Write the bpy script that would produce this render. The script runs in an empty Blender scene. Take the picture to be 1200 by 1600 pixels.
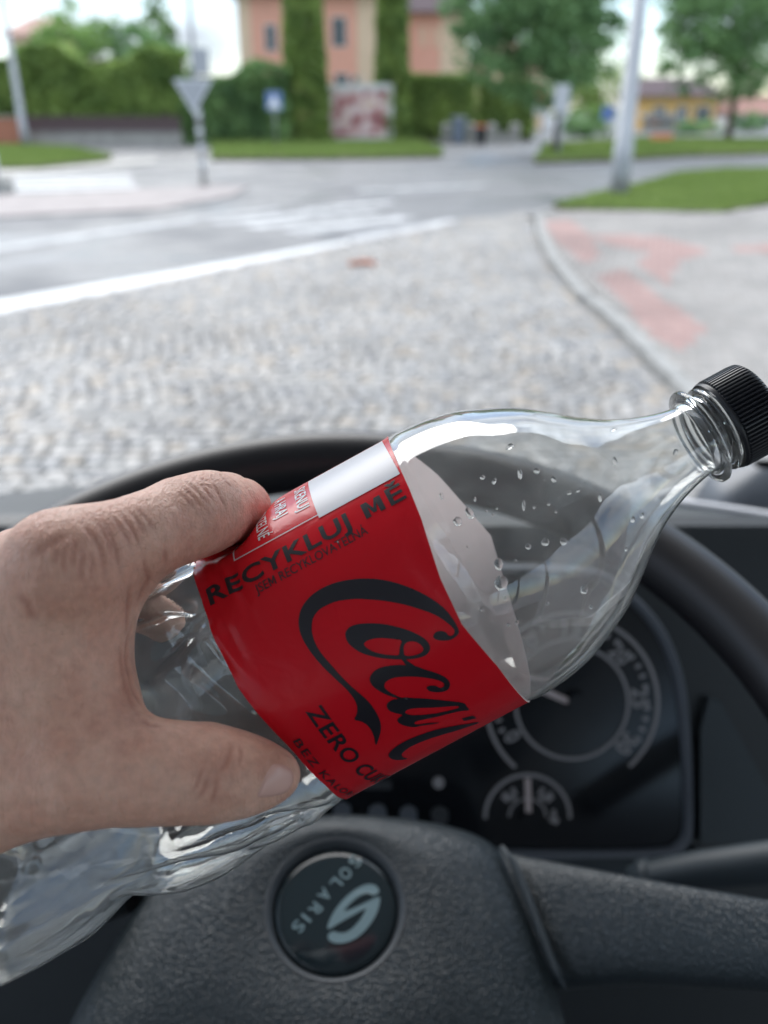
import bpy, bmesh, math, random
import numpy as np
from mathutils import Vector, Matrix, noise as mnoise
from mathutils.bvhtree import BVHTree

# ------------------------------------------------------------------ camera, sky, sun, exposure
SC = bpy.context.scene
COL = SC.collection
EYE = 2.0
PITCH = math.radians(25.0)
FPX = 1350.0
cam_d = bpy.data.cameras.new('camera')
cam = bpy.data.objects.new('camera', cam_d)
COL.objects.link(cam)
cam.location = (0, 0, EYE)
cam.rotation_euler = (math.radians(90) - PITCH, 0, 0)
cam_d.sensor_fit = 'VERTICAL'
cam_d.sensor_height = 36.0
cam_d.lens = 36.0 * FPX / 1600.0
cam_d.clip_start = 0.01
cam_d.clip_end = 2000
cam_d.dof.use_dof = True
cam_d.dof.focus_distance = 0.246
cam_d.dof.aperture_fstop = 8.5
SC.camera = cam

SUN_EL, SUN_AZ = math.radians(46), math.radians(-25)     # bright cloud ahead of the bus, to the left
world = bpy.data.worlds.new('World')
SC.world = world
world.use_nodes = True
wn, wl = world.node_tree.nodes, world.node_tree.links
wn.clear()
w_out = wn.new('ShaderNodeOutputWorld')
w_bg = wn.new('ShaderNodeBackground')
w_bg.inputs['Strength'].default_value = 0.085
w_sky = wn.new('ShaderNodeTexSky')
w_sky.sky_type = 'NISHITA'
w_sky.sun_disc = False
w_sky.sun_elevation = SUN_EL
w_sky.sun_rotation = SUN_AZ
w_sky.dust_density = 0.25
w_sky.ozone_density = 2.5
w_tc = wn.new('ShaderNodeTexCoord')
w_map = wn.new('ShaderNodeMapping')
w_map.inputs['Location'].default_value = (1.0, 0.0, 0.0)
w_map.inputs['Scale'].default_value = (1.0, 1.0, 2.2)
w_no = wn.new('ShaderNodeTexNoise')
w_no.inputs['Scale'].default_value = 2.6
w_no.inputs['Detail'].default_value = 5
w_no.inputs['Roughness'].default_value = 0.55
w_rp = wn.new('ShaderNodeValToRGB')
w_rp.color_ramp.elements[0].position = 0.40
w_rp.color_ramp.elements[0].color = (0.12, 0.12, 0.12, 1)
w_rp.color_ramp.elements[1].position = 0.58
w_rp.color_ramp.elements[1].color = (1, 1, 1, 1)
w_mx = wn.new('ShaderNodeMix')
w_mx.data_type = 'RGBA'
wl.new(w_tc.outputs['Generated'], w_map.inputs['Vector'])
wl.new(w_map.outputs['Vector'], w_no.inputs['Vector'])
wl.new(w_no.outputs['Fac'], w_rp.inputs['Fac'])
wl.new(w_rp.outputs['Color'], w_mx.inputs['Factor'])
wl.new(w_sky.outputs['Color'], w_mx.inputs['A'])
# overcast: the cloud is about three times as bright overhead as at the horizon, and uneven
w_sep = wn.new('ShaderNodeSeparateXYZ')
wl.new(w_tc.outputs['Generated'], w_sep.inputs[0])
w_gr = wn.new('ShaderNodeMapRange')
w_gr.inputs['To Min'].default_value = 0.22
w_gr.inputs['To Max'].default_value = 1.30
wl.new(w_sep.outputs['Z'], w_gr.inputs['Value'])
w_n2 = wn.new('ShaderNodeTexNoise')
w_n2.inputs['Scale'].default_value = 3.4
w_n2.inputs['Detail'].default_value = 6
wl.new(w_map.outputs['Vector'], w_n2.inputs['Vector'])
w_r2 = wn.new('ShaderNodeMapRange')
w_r2.inputs['From Min'].default_value = 0.35
w_r2.inputs['From Max'].default_value = 0.65
w_r2.inputs['To Min'].default_value = 0.72
w_r2.inputs['To Max'].default_value = 1.6
wl.new(w_n2.outputs['Fac'], w_r2.inputs['Value'])
w_mu = wn.new('ShaderNodeMath')
w_mu.operation = 'MULTIPLY'
wl.new(w_gr.outputs['Result'], w_mu.inputs[0])
wl.new(w_r2.outputs['Result'], w_mu.inputs[1])
w_cl = wn.new('ShaderNodeMix')
w_cl.data_type = 'RGBA'
w_cl.blend_type = 'MULTIPLY'
w_cl.inputs['Factor'].default_value = 1.0
w_cl.inputs['A'].default_value = (8.2, 9.1, 10.2, 1)
wl.new(w_mu.outputs['Value'], w_cl.inputs['B'])
wl.new(w_cl.outputs['Result'], w_mx.inputs['B'])
wl.new(w_mx.outputs['Result'], w_bg.inputs['Color'])
wl.new(w_bg.outputs['Background'], w_out.inputs['Surface'])

sun_d = bpy.data.lights.new('sun', 'SUN')
sun_d.energy = 1.5
sun_d.angle = math.radians(55)
sun_d.color = (1.0, 0.96, 0.9)
sun = bpy.data.objects.new('sun', sun_d)
COL.objects.link(sun)
sv = Vector((math.sin(SUN_AZ) * math.cos(SUN_EL), math.cos(SUN_AZ) * math.cos(SUN_EL), math.sin(SUN_EL)))
sun.rotation_euler = sv.to_track_quat('Z', 'Y').to_euler()

vs = SC.view_settings
vs.view_transform = 'Standard'
vs.look = 'None'
vs.gamma = 1
vs.use_curve_mapping = False
vs.exposure = 1.58
SC.render.engine = 'CYCLES'
cy = SC.cycles
cy.use_denoising = True
cy.max_bounces = 20
cy.diffuse_bounces = 5
cy.glossy_bounces = 6
cy.transmission_bounces = 16
cy.transparent_max_bounces = 16
cy.caustics_reflective = True
cy.caustics_refractive = True
cy.sample_clamp_indirect = 6.0

# ------------------------------------------------------------------ geometry helpers
CM = Matrix.Translation((0, 0, EYE)) @ Matrix.Rotation(math.radians(90) - PITCH, 4, 'X')
CMI = CM.inverted()
rng = np.random.default_rng(7)
random.seed(7)


def V(*a):
    return Vector(a)


def cray(px, py):
    return Vector(((px - 600) / FPX, (800 - py) / FPX, -1.0))


def CP(px, py, d):
    "a measured point, in the phone's own axes (x right, y up, -z ahead), metres"
    return cray(px, py) * d


def W(v):
    return CM @ Vector(v)


def G(px, py, z=0.0):
    "the ground point seen along a measured direction"
    d = CM.to_3x3() @ cray(px, py)
    k = (z - EYE) / d.z
    return Vector((d.x * k, d.y * k, z))


ROOT = {}          # object name -> world location of its origin


def link(o, parent=None, loc=None):
    COL.objects.link(o)
    if parent is not None:
        o.parent = parent
        ROOT[o.name] = ROOT[parent.name]
    else:
        ROOT[o.name] = Vector(loc) if loc is not None else Vector((0, 0, 0))
        o.location = ROOT[o.name]
    return o


def tag(o, label=None, cat=None, group=None, kind=None):
    if label: o['label'] = label
    if cat: o['category'] = cat
    if group: o['group'] = group
    if kind: o['kind'] = kind
    return o


def thing(name, label, cat, loc, group=None):
    o = bpy.data.objects.new(name, None)
    o.empty_display_size = 0.05
    link(o, None, loc)
    return tag(o, label, cat, group)


def obj(name, verts, faces, mat, parent=None, smooth=False, loc=None, mats=None, mi=None):
    base = ROOT[parent.name] if parent is not None else (Vector(loc) if loc is not None else Vector((0, 0, 0)))
    me = bpy.data.meshes.new(name)
    va = np.asarray([tuple(v) for v in verts], dtype=float) - np.array(base)
    me.from_pydata(va.tolist(), [], [list(map(int, f)) for f in faces])
    for m in (mats or [mat]):
        me.materials.append(m)
    if mi is not None:
        me.polygons.foreach_set('material_index', list(mi))
    if smooth:
        me.polygons.foreach_set('use_smooth', [True] * len(me.polygons))
    me.update()
    o = bpy.data.objects.new(name, me)
    return link(o, parent, loc)


class MB:
    "collects shapes for one mesh (world coordinates)"

    def __init__(s):
        s.v = []; s.f = []

    def add(s, v, f):
        n = len(s.v)
        s.v += [Vector(p) for p in v]
        s.f += [[i + n for i in q] for q in f]
        return s

    def box(s, lo, hi, M=None):
        x0, y0, z0 = lo; x1, y1, z1 = hi
        v = [V(x0, y0, z0), V(x1, y0, z0), V(x1, y1, z0), V(x0, y1, z0), V(x0, y0, z1), V(x1, y0, z1), V(x1, y1, z1), V(x0, y1, z1)]
        if M is not None: v = [M @ p for p in v]
        return s.add(v, [(0, 3, 2, 1), (4, 5, 6, 7), (0, 1, 5, 4), (1, 2, 6, 5), (2, 3, 7, 6), (3, 0, 4, 7)])

    def prism(s, pts, z0, z1):
        n = len(pts)
        area = sum(pts[i][0] * pts[(i + 1) % n][1] - pts[(i + 1) % n][0] * pts[i][1] for i in range(n))
        if area < 0: pts = pts[::-1]
        v = [V(p[0], p[1], z0) for p in pts] + [V(p[0], p[1], z1) for p in pts]
        f = [list(range(n))[::-1], [n + i for i in range(n)]]
        f += [(i, (i + 1) % n, n + (i + 1) % n, n + i) for i in range(n)]
        return s.add(v, f)

    def tube(s, pts, rad, n=12, cap=True):
        pts = [Vector(p) for p in pts]
        if not isinstance(rad, (list, tuple)): rad = [rad] * len(pts)
        rings = []
        t0 = (pts[1] - pts[0]).normalized()
        up = Vector((0, 0, 1)) if abs(t0.z) < 0.9 else Vector((1, 0, 0))
        x = t0.cross(up).normalized()
        for i, p in enumerate(pts):
            t = (pts[min(i + 1, len(pts) - 1)] - pts[max(i - 1, 0)]).normalized()
            x = (x - t * x.dot(t)).normalized()
            y = t.cross(x)
            rings.append([p + (x * math.cos(2 * math.pi * k / n) + y * math.sin(2 * math.pi * k / n)) * rad[i] for k in range(n)])
        v = [q for r in rings for q in r]
        f = []
        for i in range(len(pts) - 1):
            for k in range(n):
                f.append((i * n + k, i * n + (k + 1) % n, (i + 1) * n + (k + 1) % n, (i + 1) * n + k))
        if cap:
            f.append(list(range(n))[::-1]); f.append([(len(pts) - 1) * n + k for k in range(n)])
        return s.add(v, f)

    def grid(s, P, closed_u=False, closed_v=False):
        "P[i][j] of points"
        nu, nv = len(P), len(P[0])
        v = [q for r in P for q in r]
        f = []
        for i in range(nu if closed_u else nu - 1):
            for j in range(nv if closed_v else nv - 1):
                a = i * nv + j; b = i * nv + (j + 1) % nv
                c = ((i + 1) % nu) * nv + (j + 1) % nv; d = ((i + 1) % nu) * nv + j
                f.append((a, b, c, d))
        return s.add(v, f)

    def build(s, name, mat, parent=None, smooth=False, loc=None):
        return obj(name, s.v, s.f, mat, parent, smooth, loc)


def bevel(o, w, seg=2, angle=35):
    m = o.modifiers.new('bevel', 'BEVEL')
    m.width = w; m.segments = seg; m.limit_method = 'ANGLE'; m.angle_limit = math.radians(angle)
    m.harden_normals = False
    return o


def autosmooth(o, deg=35):
    me = o.data
    me.polygons.foreach_set('use_smooth', [True] * len(me.polygons))
    bm = bmesh.new(); bm.from_mesh(me)
    for e in bm.edges:
        if len(e.link_faces) == 2 and e.calc_face_angle(0) > math.radians(deg): e.smooth = False
    bm.to_mesh(me); bm.free()
    return o


# ------------------------------------------------------------------ materials
def nmat(name):
    m = bpy.data.materials.new(name); m.use_nodes = True
    nt = m.node_tree
    return m, nt, nt.nodes['Principled BSDF']


def add(nt, t, **kw):
    n = nt.nodes.new(t)
    for k, v in kw.items():
        if k in n.inputs: n.inputs[k].default_value = v
        else: setattr(n, k, v)
    return n


def mat(name, col, rough=0.6, var=0.0, vscale=5.0, bump=0.0, bscale=40.0, metal=0.0, spec=0.5, col2=None, dist=0.002, coat=0.0, detail=4):
    m, nt, p = nmat(name)
    p.inputs['Base Color'].default_value = (*col, 1)
    p.inputs['Roughness'].default_value = rough
    p.inputs['Metallic'].default_value = metal
    p.inputs['Specular IOR Level'].default_value = spec
    p.inputs['Coat Weight'].default_value = coat
    tc = add(nt, 'ShaderNodeTexCoord')
    if var or col2:
        n = add(nt, 'ShaderNodeTexNoise', Scale=vscale, Detail=float(detail), Roughness=0.6)
        nt.links.new(tc.outputs['Object'], n.inputs['Vector'])
        r = add(nt, 'ShaderNodeValToRGB')
        a = tuple(max(0, c * (1 - var)) for c in col); b = col2 or tuple(min(1, c * (1 + var)) for c in col)
        r.color_ramp.elements[0].position = 0.35; r.color_ramp.elements[1].position = 0.65
        r.color_ramp.elements[0].color = (*a, 1); r.color_ramp.elements[1].color = (*b, 1)
        nt.links.new(n.outputs['Fac'], r.inputs['Fac'])
        nt.links.new(r.outputs['Color'], p.inputs['Base Color'])
    if bump:
        n = add(nt, 'ShaderNodeTexNoise', Scale=bscale, Detail=4.0)
        nt.links.new(tc.outputs['Object'], n.inputs['Vector'])
        b = add(nt, 'ShaderNodeBump', Strength=bump, Distance=dist)
        nt.links.new(n.outputs['Fac'], b.inputs['Height'])
        nt.links.new(b.outputs['Normal'], p.inputs['Normal'])
    return m


def tint_mat(name, cols, rough=0.7, attr='tint', var=0.25, vscale=60):
    "colour picked per piece: from its 'tint' value (joined meshes) plus its own random number (single objects)"
    m, nt, p = nmat(name)
    a = add(nt, 'ShaderNodeAttribute', attribute_name=attr)
    oi = add(nt, 'ShaderNodeObjectInfo')
    s = add(nt, 'ShaderNodeMath', operation='ADD')
    fr = add(nt, 'ShaderNodeMath', operation='FRACT')
    nt.links.new(a.outputs['Fac'], s.inputs[0]); nt.links.new(oi.outputs['Random'], s.inputs[1])
    nt.links.new(s.outputs[0], fr.inputs[0])
    r = add(nt, 'ShaderNodeValToRGB'); r.color_ramp.interpolation = 'CONSTANT'
    el = r.color_ramp.elements
    while len(el) < len(cols): el.new(0.5)
    for i, c in enumerate(cols):
        el[i].position = i / len(cols); el[i].color = (*c, 1)
    nt.links.new(fr.outputs[0], r.inputs['Fac'])
    tc = add(nt, 'ShaderNodeTexCoord')
    n = add(nt, 'ShaderNodeTexNoise', Scale=float(vscale), Detail=3.0)
    nt.links.new(tc.outputs['Object'], n.inputs['Vector'])
    mr = add(nt, 'ShaderNodeMapRange'); mr.inputs['To Min'].default_value = 1 - var; mr.inputs['To Max'].default_value = 1 + var
    nt.links.new(n.outputs['Fac'], mr.inputs['Value'])
    ge = add(nt, 'ShaderNodeNewGeometry')                      # damp, trodden patches metres across
    nb = add(nt, 'ShaderNodeTexNoise', Scale=0.55, Detail=4.0, Roughness=0.55)
    nt.links.new(ge.outputs['Position'], nb.inputs['Vector'])
    mb_ = add(nt, 'ShaderNodeMapRange'); mb_.inputs['From Min'].default_value = .36; mb_.inputs['From Max'].default_value = .6; mb_.inputs['To Min'].default_value = .72; mb_.inputs['To Max'].default_value = 1.06
    nt.links.new(nb.outputs['Fac'], mb_.inputs['Value'])
    mm_ = add(nt, 'ShaderNodeMath', operation='MULTIPLY'); nt.links.new(mr.outputs['Result'], mm_.inputs[0]); nt.links.new(mb_.outputs['Result'], mm_.inputs[1])
    mx = add(nt, 'ShaderNodeMix', data_type='RGBA', blend_type='MULTIPLY'); mx.inputs['Factor'].default_value = 1
    nt.links.new(r.outputs['Color'], mx.inputs['A']); nt.links.new(mm_.outputs[0], mx.inputs['B'])
    nt.links.new(mx.outputs['Result'], p.inputs['Base Color'])
    p.inputs['Roughness'].default_value = rough
    b = add(nt, 'ShaderNodeBump', Strength=0.4, Distance=0.004)
    nt.links.new(n.outputs['Fac'], b.inputs['Height']); nt.links.new(b.outputs['Normal'], p.inputs['Normal'])
    return m


def leaf_mat(name, c0, c1):
    m, nt, p = nmat(name)
    a = add(nt, 'ShaderNodeAttribute', attribute_name='tint')
    r = add(nt, 'ShaderNodeValToRGB')
    r.color_ramp.elements[0].color = (*c0, 1); r.color_ramp.elements[1].color = (*c1, 1)
    nt.links.new(a.outputs['Fac'], r.inputs['Fac']); nt.links.new(r.outputs['Color'], p.inputs['Base Color'])
    p.inputs['Roughness'].default_value = 0.6
    p.inputs['Specular IOR Level'].default_value = 0.25
    tr = add(nt, 'ShaderNodeBsdfTranslucent')
    nt.links.new(r.outputs['Color'], tr.inputs['Color'])
    mx = add(nt, 'ShaderNodeMixShader'); mx.inputs[0].default_value = 0.3
    out = nt.nodes['Material Output']
    nt.links.new(p.outputs[0], mx.inputs[1]); nt.links.new(tr.outputs[0], mx.inputs[2]); nt.links.new(mx.outputs[0], out.inputs['Surface'])
    return m


def set_tint(o, vals):
    at = o.data.attributes.new('tint', 'FLOAT', 'FACE')
    at.data.foreach_set('value', np.asarray(vals, dtype=np.float32))

# ------------------------------------------------------------------ street materials
M_asphalt, nt, p = nmat('asphalt')
tc = add(nt, 'ShaderNodeTexCoord')
n1 = add(nt, 'ShaderNodeTexNoise', Scale=0.35, Detail=5.0, Roughness=0.6)
n2 = add(nt, 'ShaderNodeTexNoise', Scale=90.0, Detail=2.0)
nt.links.new(tc.outputs['Object'], n1.inputs['Vector']); nt.links.new(tc.outputs['Object'], n2.inputs['Vector'])
r1 = add(nt, 'ShaderNodeValToRGB')
r1.color_ramp.elements[0].color = (0.082, 0.084, 0.088, 1); r1.color_ramp.elements[1].color = (0.125, 0.126, 0.128, 1)
p.inputs['Specular IOR Level'].default_value = 0.22
r1.color_ramp.elements[0].position = 0.35; r1.color_ramp.elements[1].position = 0.65
nt.links.new(n1.outputs['Fac'], r1.inputs['Fac']); nt.links.new(r1.outputs['Color'], p.inputs['Base Color'])
r2 = add(nt, 'ShaderNodeMapRange'); r2.inputs['From Min'].default_value = 0.38; r2.inputs['From Max'].default_value = 0.62
r2.inputs['To Min'].default_value = 0.3; r2.inputs['To Max'].default_value = 0.8      # damp patches after rain
nt.links.new(n1.outputs['Fac'], r2.inputs['Value']); nt.links.new(r2.outputs['Result'], p.inputs['Roughness'])
bp = add(nt, 'ShaderNodeBump', Strength=0.3, Distance=0.004)
nt.links.new(n2.outputs['Fac'], bp.inputs['Height']); nt.links.new(bp.outputs['Normal'], p.inputs['Normal'])

M_paint = mat('road_paint', (0.432, 0.439, 0.432), 0.55, var=0.2, vscale=3)
M_worn = mat('worn_paint', (0.36, 0.36, 0.357), 0.8, spec=.2, var=0.3, vscale=2.5)
M_kerb = mat('kerb_concrete', (0.216, 0.212, 0.200), 0.8, var=0.2, vscale=6, bump=0.3, bscale=60)
M_conc = mat('concrete', (0.315, 0.300, 0.270), 0.85, var=0.15, vscale=2)
M_pink = mat('pink_paving', (0.216, 0.188, 0.180), 0.75, var=0.2, vscale=2)
M_joint = mat('joint_sand', (0.205, 0.19, 0.165), 0.95, var=0.3, vscale=3)
M_soil = mat('soil', (0.10, 0.08, 0.055), 0.95, var=0.3, vscale=2)
M_cobble = tint_mat('granite_sett', [(0.186, 0.180, 0.170), (0.213, 0.206, 0.193), (0.152, 0.149, 0.147), (0.236, 0.226, 0.211), (0.198, 0.189, 0.177), (0.236, 0.200, 0.158), (0.179, 0.178, 0.175), (0.225, 0.204, 0.179), (0.274, 0.259, 0.239), (0.168, 0.161, 0.150)], 0.55, vscale=25)
M_gpav = tint_mat('grey_paver', [(0.194, 0.179, 0.163), (0.209, 0.194, 0.179), (0.182, 0.171, 0.157), (0.220, 0.205, 0.188)], 0.75, vscale=20, var=0.12)
M_rpav = tint_mat('red_paver', [(0.245, 0.150, 0.132), (0.265, 0.165, 0.145), (0.228, 0.140, 0.124)], 0.75, vscale=20, var=0.12)
M_grass = leaf_mat('grass_blade', (0.105, 0.179, 0.037), (0.252, 0.336, 0.095))
M_hedge = leaf_mat('hedge_leaf', (0.136, 0.222, 0.059), (0.331, 0.448, 0.126))
M_thuja = leaf_mat('thuja_leaf', (0.143, 0.230, 0.066), (0.330, 0.439, 0.120))
M_dark = leaf_mat('dark_leaf', (0.095, 0.179, 0.073), (0.252, 0.400, 0.148))
M_tree = leaf_mat('broad_leaf', (0.106, 0.209, 0.094), (0.274, 0.440, 0.178))
M_light = leaf_mat('young_leaf', (0.124, 0.233, 0.062), (0.296, 0.451, 0.139))
M_bark = mat('bark', (0.10, 0.08, 0.06), 0.9, var=0.35, vscale=4, bump=0.6, bscale=12, dist=0.03)
M_pole = mat('pole_grey', (0.34, 0.35, 0.36), 0.5, var=0.1, vscale=3)
M_sheet = mat('sign_back', (0.34, 0.36, 0.38), 0.45, metal=0.0)
M_white = mat('white_enamel', (0.80, 0.81, 0.82), 0.35)
M_red = mat('red_enamel', (0.55, 0.05, 0.045), 0.35)
M_blue = mat('blue_enamel', (0.12, 0.20, 0.45), 0.35)
M_black = mat('black_paint', (0.03, 0.03, 0.032), 0.5)
M_brick = mat('brick_red', (0.38, 0.16, 0.10), 0.85, var=0.25, vscale=9)
M_fence = mat('fence_brown', (0.085, 0.055, 0.055), 0.7, var=0.2, vscale=3)
M_salmon = mat('salmon_render', (0.80, 0.41, 0.30), 0.85, var=0.05, vscale=2)
M_cream = mat('cream_render', (0.76, 0.57, 0.40), 0.85, var=0.05, vscale=2)
M_yellow = mat('yellow_render', (0.62, 0.40, 0.14), 0.85, var=0.06, vscale=2)
M_pale = mat('pale_render', (0.62, 0.60, 0.56), 0.85, var=0.05, vscale=2)
M_roof = mat('roof_dark', (0.06, 0.035, 0.042), 0.8, var=0.2, vscale=6)
M_roofred = mat('roof_red', (0.25, 0.12, 0.09), 0.7, var=0.2, vscale=6)
M_glassw = mat('window_glass', (0.07, 0.085, 0.10), 0.12)
M_frame = mat('window_frame', (0.62, 0.62, 0.60), 0.5)
M_orange = mat('orange_board', (0.70, 0.22, 0.10), 0.5)
M_bin = mat('bin_grey', (0.16, 0.19, 0.24), 0.5)

# ------------------------------------------------------------------ ground
def sheet(name, px, z, m, kind='structure', thick=None, world=False, parent=None):
    pts = [p if world else G(*p, z) for p in px]
    mb = MB().prism([(p[0], p[1]) for p in pts], z - (thick or 0.003), z)
    o = mb.build(name, m, parent)
    if kind and parent is None: o['kind'] = kind
    return o


o = MB().prism([(-500, -60), (500, -60), (500, 900), (-500, 900)], -0.5, 0.0).build('road', M_asphalt)
o['kind'] = 'structure'

# lay-by of granite setts
lay = [(-900, 640), (0, 492), (270, 438), (545, 383), (640, 362), (735, 345), (830, 334), (838, 362), (856, 402), (894, 450), (962, 507), (1042, 586), (1102, 645), (1182, 730), (1420, 960), (600, 1150), (-900, 1150)]
lay_w = [G(*p) for p in lay]
LB = MB().prism([(p[0], p[1]) for p in lay_w], -0.02, 0.004)
layby = LB.build('cobbled_layby', M_joint)
tag(layby, kind='structure')


def inside(x, y, poly):
    c = False
    n = len(poly)
    for i in range(n):
        x0, y0 = poly[i][0], poly[i][1]; x1, y1 = poly[(i + 1) % n][0], poly[(i + 1) % n][1]
        if (y0 > y) != (y1 > y) and x < (x1 - x0) * (y - y0) / (y1 - y0) + x0: c = not c
    return c


def toPix(p):
    q = CMI @ Vector(p)
    if q.z > -0.01: return None
    return 600 + FPX * q.x / -q.z, 800 - FPX * q.y / -q.z


def stone_mesh(lx, ly, h, seed, b=0.012):
    r = random.Random(seed)
    j = lambda s: r.uniform(-s, s)
    bot = [(-lx / 2 + j(.006), -ly / 2 + j(.006)), (lx / 2 + j(.006), -ly / 2 + j(.006)), (lx / 2 + j(.006), ly / 2 + j(.006)), (-lx / 2 + j(.006), ly / 2 + j(.006))]
    v = [(x, y, 0) for x, y in bot] + [(x, y, h - b) for x, y in bot]
    v += [(x * (1 - 2 * b / lx), y * (1 - 2 * b / ly), h + j(.004)) for x, y in bot] + [(j(.01), j(.01), h + 0.004 + j(.003))]
    f = []
    for k in range(4):
        a, c = k, (k + 1) % 4
        f += [(a, c, 4 + c, 4 + a), (4 + a, 4 + c, 8 + c, 8 + a), (8 + a, 8 + c, 12)]
    return v, f


protos = []
for k in range(8):
    v, f = stone_mesh(0.105 + 0.012 * (k % 3), 0.10 + 0.01 * (k % 2), 0.028, k)
    me = bpy.data.meshes.new('sett'); me.from_pydata(v, [], f); me.materials.append(M_cobble)
    at = me.attributes.new('tint', 'FLOAT', 'FACE')
    me.polygons.foreach_set('use_smooth', [True] * len(me.polygons))
    protos.append((me, v, f))
spots = []
y = 2.6
row = 0
while y < 20.5:
    x = -9.0 + random.random() * 0.12
    while x < 7.0:
        if inside(x, y, lay_w):
            spots.append((x + random.uniform(-.012, .012) + .10 * mnoise.noise((x * .5, y * .5, 3)), y + .35 * mnoise.noise((x * .35, y * .2, 0)) + random.uniform(-.012, .012)))
        x += 0.126
    y += 0.118
    row += 1
def showy(p):
    q = toPix((p[0], p[1], 0.03))
    return q is not None and -5 < q[0] < 1205 and q[1] < 762
near = sorted([i for i, p in enumerate(spots) if showy(p)], key=lambda i: spots[i][0] ** 2 + spots[i][1] ** 2)[:290]
near_s = set(near)
for i in near:
    o = bpy.data.objects.new('sett', protos[i % 8][0])
    link(o, layby); o.location = (spots[i][0], spots[i][1], 0.003); o.rotation_euler = (random.uniform(-.03, .03), random.uniform(-.03, .03), random.uniform(-.06, .06))
sv_, sf_, st_ = [], [], []
for i, (x, y) in enumerate(spots):
    if i in near_s: continue
    if not (-2 < x / max(y, 1) < 2): continue
    v, f = protos[i % 8][1:]
    n = len(sv_); t = random.random(); a = random.uniform(-.06, .06); ca, sa = math.cos(a), math.sin(a); dz = random.uniform(-.004, .004)
    sv_ += [(x + p[0] * ca - p[1] * sa, y + p[0] * sa + p[1] * ca, p[2] + 0.003 + dz) for p in v]
    sf_ += [tuple(k + n for k in q) for q in f]; st_ += [t] * len(f)
o = obj('setts', sv_, sf_, M_cobble, layby, smooth=True); set_tint(o, st_); o['kind'] = 'stuff'

# white markings
def stripe(name, px, z=0.008, m=None):
    return sheet(name, px, z, m or (M_worn if name in ('zebra_crossing', 'stripe', 'far_line', 'lane_line') else M_paint))
o = stripe('edge_line', [(-500, 567), (-500, 600), (0, 492), (270, 437), (545, 383), (545, 375), (270, 424), (0, 468)]); o['kind'] = 'structure'
o = stripe('lane_line', [(-300, 440), (0, 391), (150, 368), (305, 346), (300, 342), (150, 362), (0, 384), (-300, 430)]); o['kind'] = 'structure'
cw = stripe('zebra_crossing', [(285, 340), (430, 325), (440, 327), (300, 343)]); cw['kind'] = 'structure'
for q in ([(325, 347), (520, 325), (540, 328), (350, 351)], [(378, 353), (575, 331), (600, 333), (405, 358)], [(440, 360), (625, 338), (655, 341), (470, 366)], [(535, 372), (700, 343), (735, 345), (560, 377)],
          [(470, 327), (610, 313), (620, 316), (490, 330)]):
    stripe('stripe', q).parent = cw
cw2 = stripe('zebra_crossing', [(20, 296), (215, 290), (215, 292.5), (19, 299)], m=M_paint); cw2['kind'] = 'structure'
for a in (275, 281.5, 288):
    stripe('stripe', [(22, a), (205, a - 2.5), (207, a - 0.4), (21, a + 2.3)], m=M_paint).parent = cw2
stripe('far_line', [(560, 297), (760, 288), (760, 290), (560, 300)])['kind'] = 'structure'

# paved refuge on the far side of the lane, far verges, plinths
def slab(name, px, z, m, **k):
    return sheet(name, px, z, m, thick=z + 0.3, **k)
slab('refuge', [(-200, 322), (0, 305), (120, 300), (330, 289), (390, 291), (360, 306), (250, 326), (0, 338), (-200, 352)], 0.035, M_pink)
slab('pavement', [(-300, 268), (0, 262), (120, 256), (240, 247), (245, 252), (150, 262), (0, 275), (-300, 284)], 0.05, M_conc)

def grass(name, px, n, h, z, world=False):
    pts = [p if world else G(*p, z) for p in px]
    base = MB().prism([(p[0], p[1]) for p in pts], -0.3, z).build(name + '_bed', M_soil)
    base['kind'] = 'structure'
    xs = [p[0] for p in pts]; ys = [p[1] for p in pts]
    v = []; f = []; t = []
    while len(f) < n:
        x = random.uniform(min(xs), max(xs)); y = random.uniform(min(ys), max(ys))
        if not inside(x, y, pts): continue
        a = random.uniform(0, math.pi); w = random.uniform(.02, .05) * h / 0.12; hh = h * random.uniform(.5, 1.2)
        dx, dy = math.cos(a) * w, math.sin(a) * w
        lx, ly = random.uniform(-.6, .6) * hh, random.uniform(-.6, .6) * hh
        k = len(v)
        v += [(x - dx, y - dy, z - .01), (x + dx, y + dy, z - .01), (x + lx, y + ly, z + hh)]
        f.append((k, k + 1, k + 2)); t.append(min(1, max(0, random.gauss(.5, .2) + 0.35 * mnoise.noise((x * .25, y * .25, 1)))))
    o = obj(name, v, f, M_grass); set_tint(o, t); o['kind'] = 'stuff'
    return o
grass('near_verge_grass', [(862, 320), (930, 303), (1000, 287), (1060, 270), (1130, 264), (1400, 262), (1400, 310), (1200, 318), (1125, 331), (890, 326)], 26000, 0.10, 0.13)
grass('far_verge_grass', [(330, 247), (520, 246), (690, 243), (690, 233), (640, 214), (330, 214)], 16000, 0.2, 0.12)
grass('right_verge_grass', [(835, 251), (960, 248), (1080, 241), (1300, 236), (1300, 218), (1000, 216), (850, 226)], 16000, 0.2, 0.12)
grass('left_verge_grass', [(-80, 262), (60, 260), (165, 250), (175, 243), (110, 230), (30, 226), (-80, 228)], 12000, 0.14, 0.13)

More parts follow.
